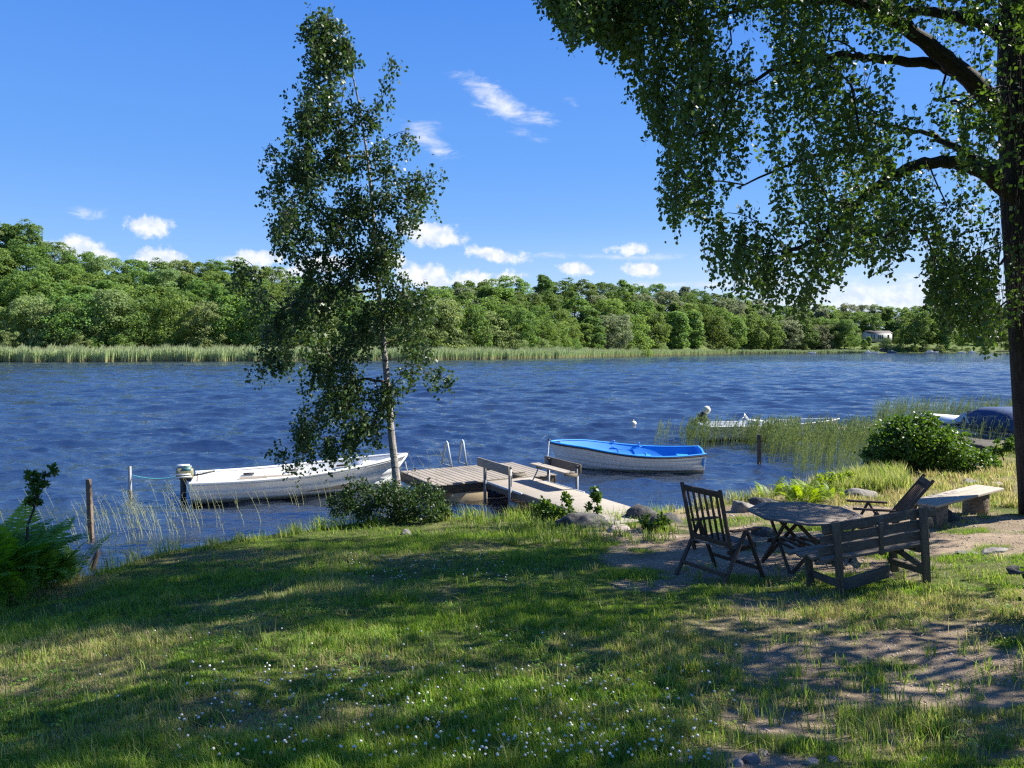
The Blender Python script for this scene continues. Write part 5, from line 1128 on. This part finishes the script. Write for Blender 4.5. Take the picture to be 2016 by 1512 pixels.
for (px, py, n_, l_, lb, s_) in ((28, 1172, 64, 1.15, 'tall dark fern clump at the left edge below the sapling', 1), (85, 1162, 40, .8, 'feathery fern clump right of the sapling', 2), (-25, 1185, 50, 1.05, 'fern clump cut off by the left edge', 3), (118, 1150, 16, .75, 'sparse fern fronds reaching over the water right of the fern clump', 4), (8, 1192, 30, .6, 'low bright fern at the turf edge by the left border', 5)):
    fern(lb, on_ground(px, py), n_, l_, MT['l_fern'], s_)
fern('bright yellow-green fern clump at the shore behind the table', on_ground(1578, 990), 80, .60, MT['l_fernb'], 6, spread=.28); fern('smaller yellow-green fern right of the bright fern clump', on_ground(1625, 985), 34, .42, MT['l_fernb'], 7, spread=.15)

# ---------------------------------------------------------------- reeds near the shore
def reeds(name, label, P, H, g, nl=6, lean=.16, w=.016, material=None, leafl=.42):
    n = len(P); VV = []; FF = []; off = 0; ph = g.normal(size=(n, 2)) * .06; L_ = lean * (.5 + g.random(n)); t = np.linspace(0, 1, 5)
    C_ = P[:, None, :] + np.stack([(L_[:, None] * t ** 1.8 + ph[:, :1] * t) * H[:, None], ph[:, 1:] * t * H[:, None], H[:, None] * t], 2); wv_ = .0035 + .0 * H; sdv = np.array([1., 0, 0]); sdv2 = np.array([0, 1., 0])
    for s3 in (sdv, sdv2):
        ww = (.0045 * (1 - .6 * t))[None, :, None] * s3; V = np.stack([C_ - ww, C_ + ww], 2).reshape(-1, 3); k = np.arange(4); q = np.stack([2 * k, 2 * k + 1, 2 * k + 3, 2 * k + 2], 1); F = (np.arange(n)[:, None, None] * 10 + q[None]).reshape(-1, 4); VV.append(V); FF.append(F + off); off += len(V)
    for j in range(nl):
        tt = np.clip(.35 + .62 * (j + g.random(n)) / nl, 0, .99); i0 = np.minimum((tt * 4).astype(int), 3); fr_ = tt * 4 - i0; B = C_[np.arange(n), i0] * (1 - fr_[:, None]) + C_[np.arange(n), i0 + 1] * fr_[:, None]
        a = g.random(n) * 6.28; dx = np.cos(a) * .5 + .55; dy = np.sin(a) * .6; l = leafl * (.6 + .6 * g.random(n)) * H / 1.4; d1 = unit(np.stack([dx * .55, dy * .55, np.full(n, .95)], 1)); d2 = unit(np.stack([dx, dy, np.full(n, .05)], 1)); m_ = B + d1 * l[:, None] * .5; e_ = m_ + d2 * l[:, None] * .55; sd_ = unit(np.cross(d1, d2 + .01)) * (w * .5)
        V = np.stack([B - sd_ * .5, B + sd_ * .5, m_ + sd_, m_ - sd_, e_ + sd_ * .08, e_ - sd_ * .08], 1).reshape(-1, 3); bs = np.arange(n)[:, None] * 6; FF.append(np.concatenate([bs + np.array([[0, 1, 2, 3]]), bs + np.array([[3, 2, 4, 5]])]) + off); VV.append(V); off += len(V)
    V = np.concatenate(VV); o = mesh_np(name, V, np.concatenate(FF), material or MT['reed'], None, {'rnd': g.random(len(V))}); tagp(o, label, 'reeds', kind='stuff'); return o
g = np.random.default_rng(15)
def band(n, xr, yf, jy, hr, clump=None):
    P = []; H = []
    while len(P) < n:
        x = g.uniform(*xr); 
        if clump and fbm(x / 36, .5, clump, 2) < .42 and g.random() < .7: continue
        y = yf(x) + g.uniform(-1, 1) * jy; p = at_z(x, y, 0); P.append((p.x, p.y, -.15)); H.append(g.uniform(*hr))
    return np.array(P), np.array(H) + .15
P1, H1 = band(620, (1345, 1720), lambda x: 876 + (x - 1345) * .012, 8, (.62, 1.05), 3); Pb, Hb = band(60, (1285, 1365), lambda x: 868, 14, (.3, .75)); Pc, Hc = band(300, (1500, 1720), lambda x: 895, 14, (.75, 1.1))
reeds('reeds', 'green reeds standing in the water in front of the aluminium boat', np.concatenate([P1, Pb, Pc]), np.concatenate([H1, Hb, Hc]), g, 8, .16, .021)
P1, H1 = band(340, (1560, 1790), lambda x: 922, 20, (.55, 1.05)); reeds('reeds', 'thin dark reed stems in the water left of the big alder bush', P1, H1, g, 4, .12, .014)
P1, H1 = band(900, (1715, 2080), lambda x: 851 - (x - 1715) * .01, 7, (.8, 1.45)); reeds('reeds', 'tall pale reeds behind the alder bush and the blue canopied boat', P1, H1, g, 7)
P1, H1 = band(60, (1880, 2010), lambda x: 897, 8, (.9, 1.5)); reeds('reeds', 'a few reeds in front of the old jetty', P1, H1, g, 4)
Ps = []; Hs = []
for i in range(230):
    x = g.uniform(-40, 940) if g.random() < .5 else g.uniform(0, 400); yb = np.interp(x, [-40, 0, 180, 300, 450, 600, 760, 900], [1150, 1140, 1105, 1075, 1050, 1030, 1000, 990]) - g.uniform(0, 75); p = at_z(x, yb, 0); Ps.append((p.x, p.y, -.1)); Hs.append(g.uniform(.45, 1.15) * (1.1 if x < 150 else .9))
reeds('reeds', 'sparse thin reed stalks in the shallows between the ferns and the white boat', np.array(Ps), np.array(Hs) * .9, g, 3, -.30, .012, MT['reedpale'], leafl=.26)

# ---------------------------------------------------------------- turf
def blades(x, y, h, w, g, dry, two=True, lean=.5, base=None):
    n = len(x); z = (ground_z(x, y) if base is None else base) - .004; a = g.random(n) * 6.28; sd_ = np.stack([np.cos(a), np.sin(a), 0 * a], 1) * w[:, None] * .5; la = g.random(n) * 6.28; lm = np.abs(g.normal(size=n)) * lean * h; lx = np.cos(la) * lm - .12 * h; ly = np.sin(la) * lm
    B = np.stack([x, y, z], 1); hz = h * np.sqrt(np.clip(1 - (lm / h) ** 2 * .5, .25, 1)); Tp = B + np.stack([lx, ly, hz], 1); rnd = g.random(n)
    if two:
        Md = B + np.stack([lx * .32, ly * .32, hz * .62], 1); V = np.stack([B - sd_, B + sd_, Md + sd_ * .85, Md - sd_ * .85, Tp], 1).reshape(-1, 3); bs = np.arange(n)[:, None] * 5; return V, [bs + np.array([[0, 1, 2, 3]]), bs + np.array([[3, 2, 4]])], np.repeat(rnd, 5), np.repeat(dry, 5)
    V = np.stack([B - sd_, B + sd_, Tp], 1).reshape(-1, 3); return V, [np.arange(n)[:, None] * 3 + np.arange(3)[None]], np.repeat(rnd, 3), np.repeat(dry, 3)
g = np.random.default_rng(99)
def scatter(n, y0, y1, dens_pow=0., edge=.02):
    y = g.uniform(y0, y1, n); hx = y * .70 + .8; x = g.uniform(-1, 1, n) * hx; k = shore_y(x) - y > edge; return x[k], y[k]
VV = []; FQ = []; FT_ = []; RN = []; DR = []; off = 0; tot = 0
for (n, y0, y1, hh, wb_, two) in ((160000, 2.5, 4.6, .052, .0042, True), (185000, 4.6, 8., .055, .0062, True), (160000, 8., 12.5, .058, .010, False), (70000, 12.5, 22., .07, .014, False)):
    x, y = scatter(n, y0, y1); tall = fbm(x * 1.1, y * 1.1, 12); cl = vnoise(x * 9, y * 9, 4); dd = dirt_at(x, y); dr = dry_at(x, y)
    keep = (g.random(len(x)) > dd * 1.12) & (g.random(len(x)) < (.55 + .6 * cl)) & (g.random(len(x)) > dr * .35); x, y, tall, cl, dr, dd = (q[keep] for q in (x, y, tall, cl, dr, dd))
    h = hh * (.45 + 1.35 * sstep(tall, .3, .75)) * (.6 + .7 * cl) * (.7 + .6 * g.random(len(x))) * (1 - .6 * dd) * (1 - .35 * sstep(y / np.maximum(np.abs(x), .1) * 0 + np.clip(1 - np.hypot((x - 3.6) / 3.0, (y - 8.8) / 1.6), 0, 1), 0, .5)); sdist = shore_y(x) - y; h *= 1 + .9 * sstep(-sdist, -.7, -.05)
    dry = np.clip((g.random(len(x)) < dr * .8 + .07) * (.5 + .5 * g.random(len(x))) + dr * .25, 0, 1)
    V, Fs, rn, dy_ = blades(x, y, h, wb_ * (.7 + .6 * g.random(len(x))), g, dry, two); VV.append(V); RN.append(np.clip(rn * .7 + .3 * np.repeat(tall, len(V) // len(x)), 0, 1)); DR.append(dy_)
    if two: FQ.append(Fs[0] + off); FT_.append(Fs[1] + off)
    else: FT_.append(Fs[0] + off)
    off += len(V); tot += len(x)
o = mesh_np('grass', np.concatenate(VV), [np.concatenate(FQ), np.concatenate(FT_)], MT['grass'], None, {'rnd': np.concatenate(RN), 'dry': np.concatenate(DR)}); tagp(o, 'green lawn turf with dry patches on the shore slope', 'grass', kind='stuff'); print('blades', tot)
# taller tufts: along the bank, around furniture feet and on the right shore
X = []; Y = []; Hh = []; Dd = []
def tuft(x, y, n, r, h, dry): X.append(x + g.normal(size=n) * r); Y.append(y + g.normal(size=n) * r); Hh.append(h * (.5 + .7 * g.random(n))); Dd.append(np.clip(dry + g.normal(size=n) * .25, 0, 1))
for x in np.arange(-9, 18, .12):
    y = float(shore_y(x)) - g.uniform(.02, .55); tuft(x + g.normal() * .1, y, 22, .07, (.20 if not 0 < x < 3.4 else .11) * (.4 + 1.2 * float(vnoise(x * 1.3, 2., 8))) * (1 + .02 * y), .25 if x < 3 else .55)
for i in range(330):
    p = on_ground(g.uniform(1640, 2040), g.uniform(915, 1000)); tuft(p.x, p.y, 26, .08, g.uniform(.07, .21), g.choice([.35, .8, 1.]))
for i in range(150): p = on_ground(g.uniform(1650, 1780), g.uniform(938, 972)); tuft(p.x, p.y, 30, .09, g.uniform(.25, .45), .35)
for i in range(80): p = on_ground(g.uniform(1000, 1330), g.uniform(1025, 1075)); tuft(p.x, p.y, 26, .06, g.uniform(.09, .2), .2)
for px, py in ((1655, 1178), (1665, 1182), (1690, 1180), (1720, 1170), (1760, 1166), (1800, 1160), (1835, 1158), (1600, 1170), (1590, 1178), (1420, 1160), (1640, 1185), (1500, 1165), (1460, 1165), (1860, 1165), (1945, 1020), (1860, 1040), (1930, 1018), (1905, 1030)):
    p = on_ground(px, py); tuft(p.x, p.y, 30, .07, .085, .35)
for i in range(520): p = on_ground(g.uniform(-20, 2030), g.uniform(1100, 1512)); tuft(p.x, p.y, 15, .04, g.uniform(.08, .17), g.choice([.05, .1, .5]))
for i in range(40): p = on_ground(g.uniform(1640, 1900), g.uniform(1410, 1460)); tuft(p.x, p.y, 26, .05, g.uniform(.08, .15), .3)
x = np.concatenate(X); y = np.concatenate(Y); h = np.concatenate(Hh); dr = np.concatenate(Dd); k = shore_y(x) - y > -.05; x, y, h, dr = x[k], y[k], h[k], dr[k]
V, Fs, rn, dy_ = blades(x, y, h, np.interp(y, [3, 8, 18], [.005, .009, .016]), g, dr, True, .45); o = mesh_np('tall_grass', V, Fs, MT['grass'], None, {'rnd': rn, 'dry': dy_}); tagp(o, 'taller grass tufts along the bank and around the furniture feet', 'grass', kind='stuff')
# thin dry seed stalks
n = 420; px = g.uniform(0, 2016, n); py = g.uniform(1180, 1512, n); P = [on_ground(a, c) for a, c in zip(px, py)]; x = np.array([q.x for q in P]); y = np.array([q.y for q in P])
V, Fs, rn, dy_ = blades(x, y, g.uniform(.12, .26, n), np.full(n, .0035), g, np.full(n, .8), True, .55); o = mesh_np('seed_stalks', V, Fs, MT['grass'], None, {'rnd': rn, 'dry': dy_}); tagp(o, 'thin straw-coloured seed stalks sticking out of the turf', 'grass', kind='stuff')
# clover flowers
b = MB(); st_ = MB(); cl = []
for i in range(560):
    u = g.random()
    if u < .62: px, py = g.uniform(350, 1420), 1512 - 190 * g.random() ** 1.5
    elif u < .8: px, py = g.uniform(680, 1000), g.uniform(1098, 1150)
    elif u < .93: px, py = g.uniform(150, 1500), g.uniform(1230, 1400)
    else: px, py = g.normal(1130, 60), g.uniform(1420, 1500)
    p = on_ground(px, py)
    if shore_y(p.x) - p.y < .3 or dirt_at(np.array([p.x]), np.array([p.y]))[0] > .6: continue
    hh = g.uniform(.045, .085); r = g.uniform(.0065, .0105); b.ball((p.x, p.y, p.z + hh), r, 7, 5, (1, 1, .85)); cl.append([np.array([p.x - .01, p.y, p.z]), np.array([p.x, p.y, p.z + hh])])
o = b.build('clover_flowers', MT['clover'], smooth=True); tagp(o, 'small white clover flower heads dotted over the lawn', 'flowers', kind='stuff')
V, F = twig_mesh(cl, .0012); o = mesh_np('clover_stalks', V, F, MT['stalk'], None, {'gr': V}); tagp(o, 'thin green stalks under the white clover heads', 'flowers', kind='stuff')

# litter on the worn ground: dry leaves, bark chips and twigs
g = np.random.default_rng(51); n = 3800; x = np.concatenate([g.uniform(.4, 9, n), g.uniform(-2, 4, 1500)]); y = np.concatenate([g.uniform(5.5, 14, n), g.uniform(3, 7, 1500)]); k = (dirt_at(x, y) + dry_at(x, y) * .4 > .25 + .4 * g.random(len(x))) & (shore_y(x) - y > .3); x, y = x[k], y[k]; z = ground_z(x, y) + .008
a = g.random(len(x)) * 6.28; Ld = unit(np.stack([np.cos(a), np.sin(a), g.normal(size=len(x)) * .25], 1)); Wd = unit(np.stack([-np.sin(a), np.cos(a), g.normal(size=len(x)) * .4], 1)); tw = g.random(len(x)) < .3; ll = np.where(tw, g.uniform(.04, .16, len(x)), g.uniform(.018, .04, len(x))); ww = np.where(tw, .006, g.uniform(.010, .022, len(x)))
V, F = cards(np.stack([x, y, z], 1), Ld, Wd, ll, ww); o = mesh_np('leaf_litter', V, F, MT['litter'], None, {'rnd': np.repeat(g.random(len(x)), 4)}); tagp(o, 'dry leaves, bark chips and twigs scattered over the worn ground', 'litter', kind='stuff')
# broad weeds (plantain and clover leaves) in the lawn
x, y = scatter(5200, 2.6, 11.); k = (fbm(x * 1.4, y * 1.4, 22) > .48) & (dirt_at(x, y) < .4); x, y = x[k], y[k]; P = np.repeat(np.stack([x, y, ground_z(x, y) + .03], 1), 5, 0) + g.normal(size=(len(x) * 5, 3)) * np.array([.022, .022, .008]); a = g.random(len(P)) * 6.28
Ld = unit(np.stack([np.cos(a), np.sin(a), .35 + .2 * g.normal(size=len(P))], 1)); Wd = np.stack([-np.sin(a), np.cos(a), 0 * a], 1); V, F = cards(P, Ld, Wd, g.uniform(.016, .036, len(P)), g.uniform(.012, .024, len(P))); o = mesh_np('lawn_weeds', V, F, MT['l_fern'], None, {'rnd': np.repeat(g.random(len(P)), 4)}); tagp(o, 'low clover and plantain leaves growing between the grass', 'weeds', kind='stuff')
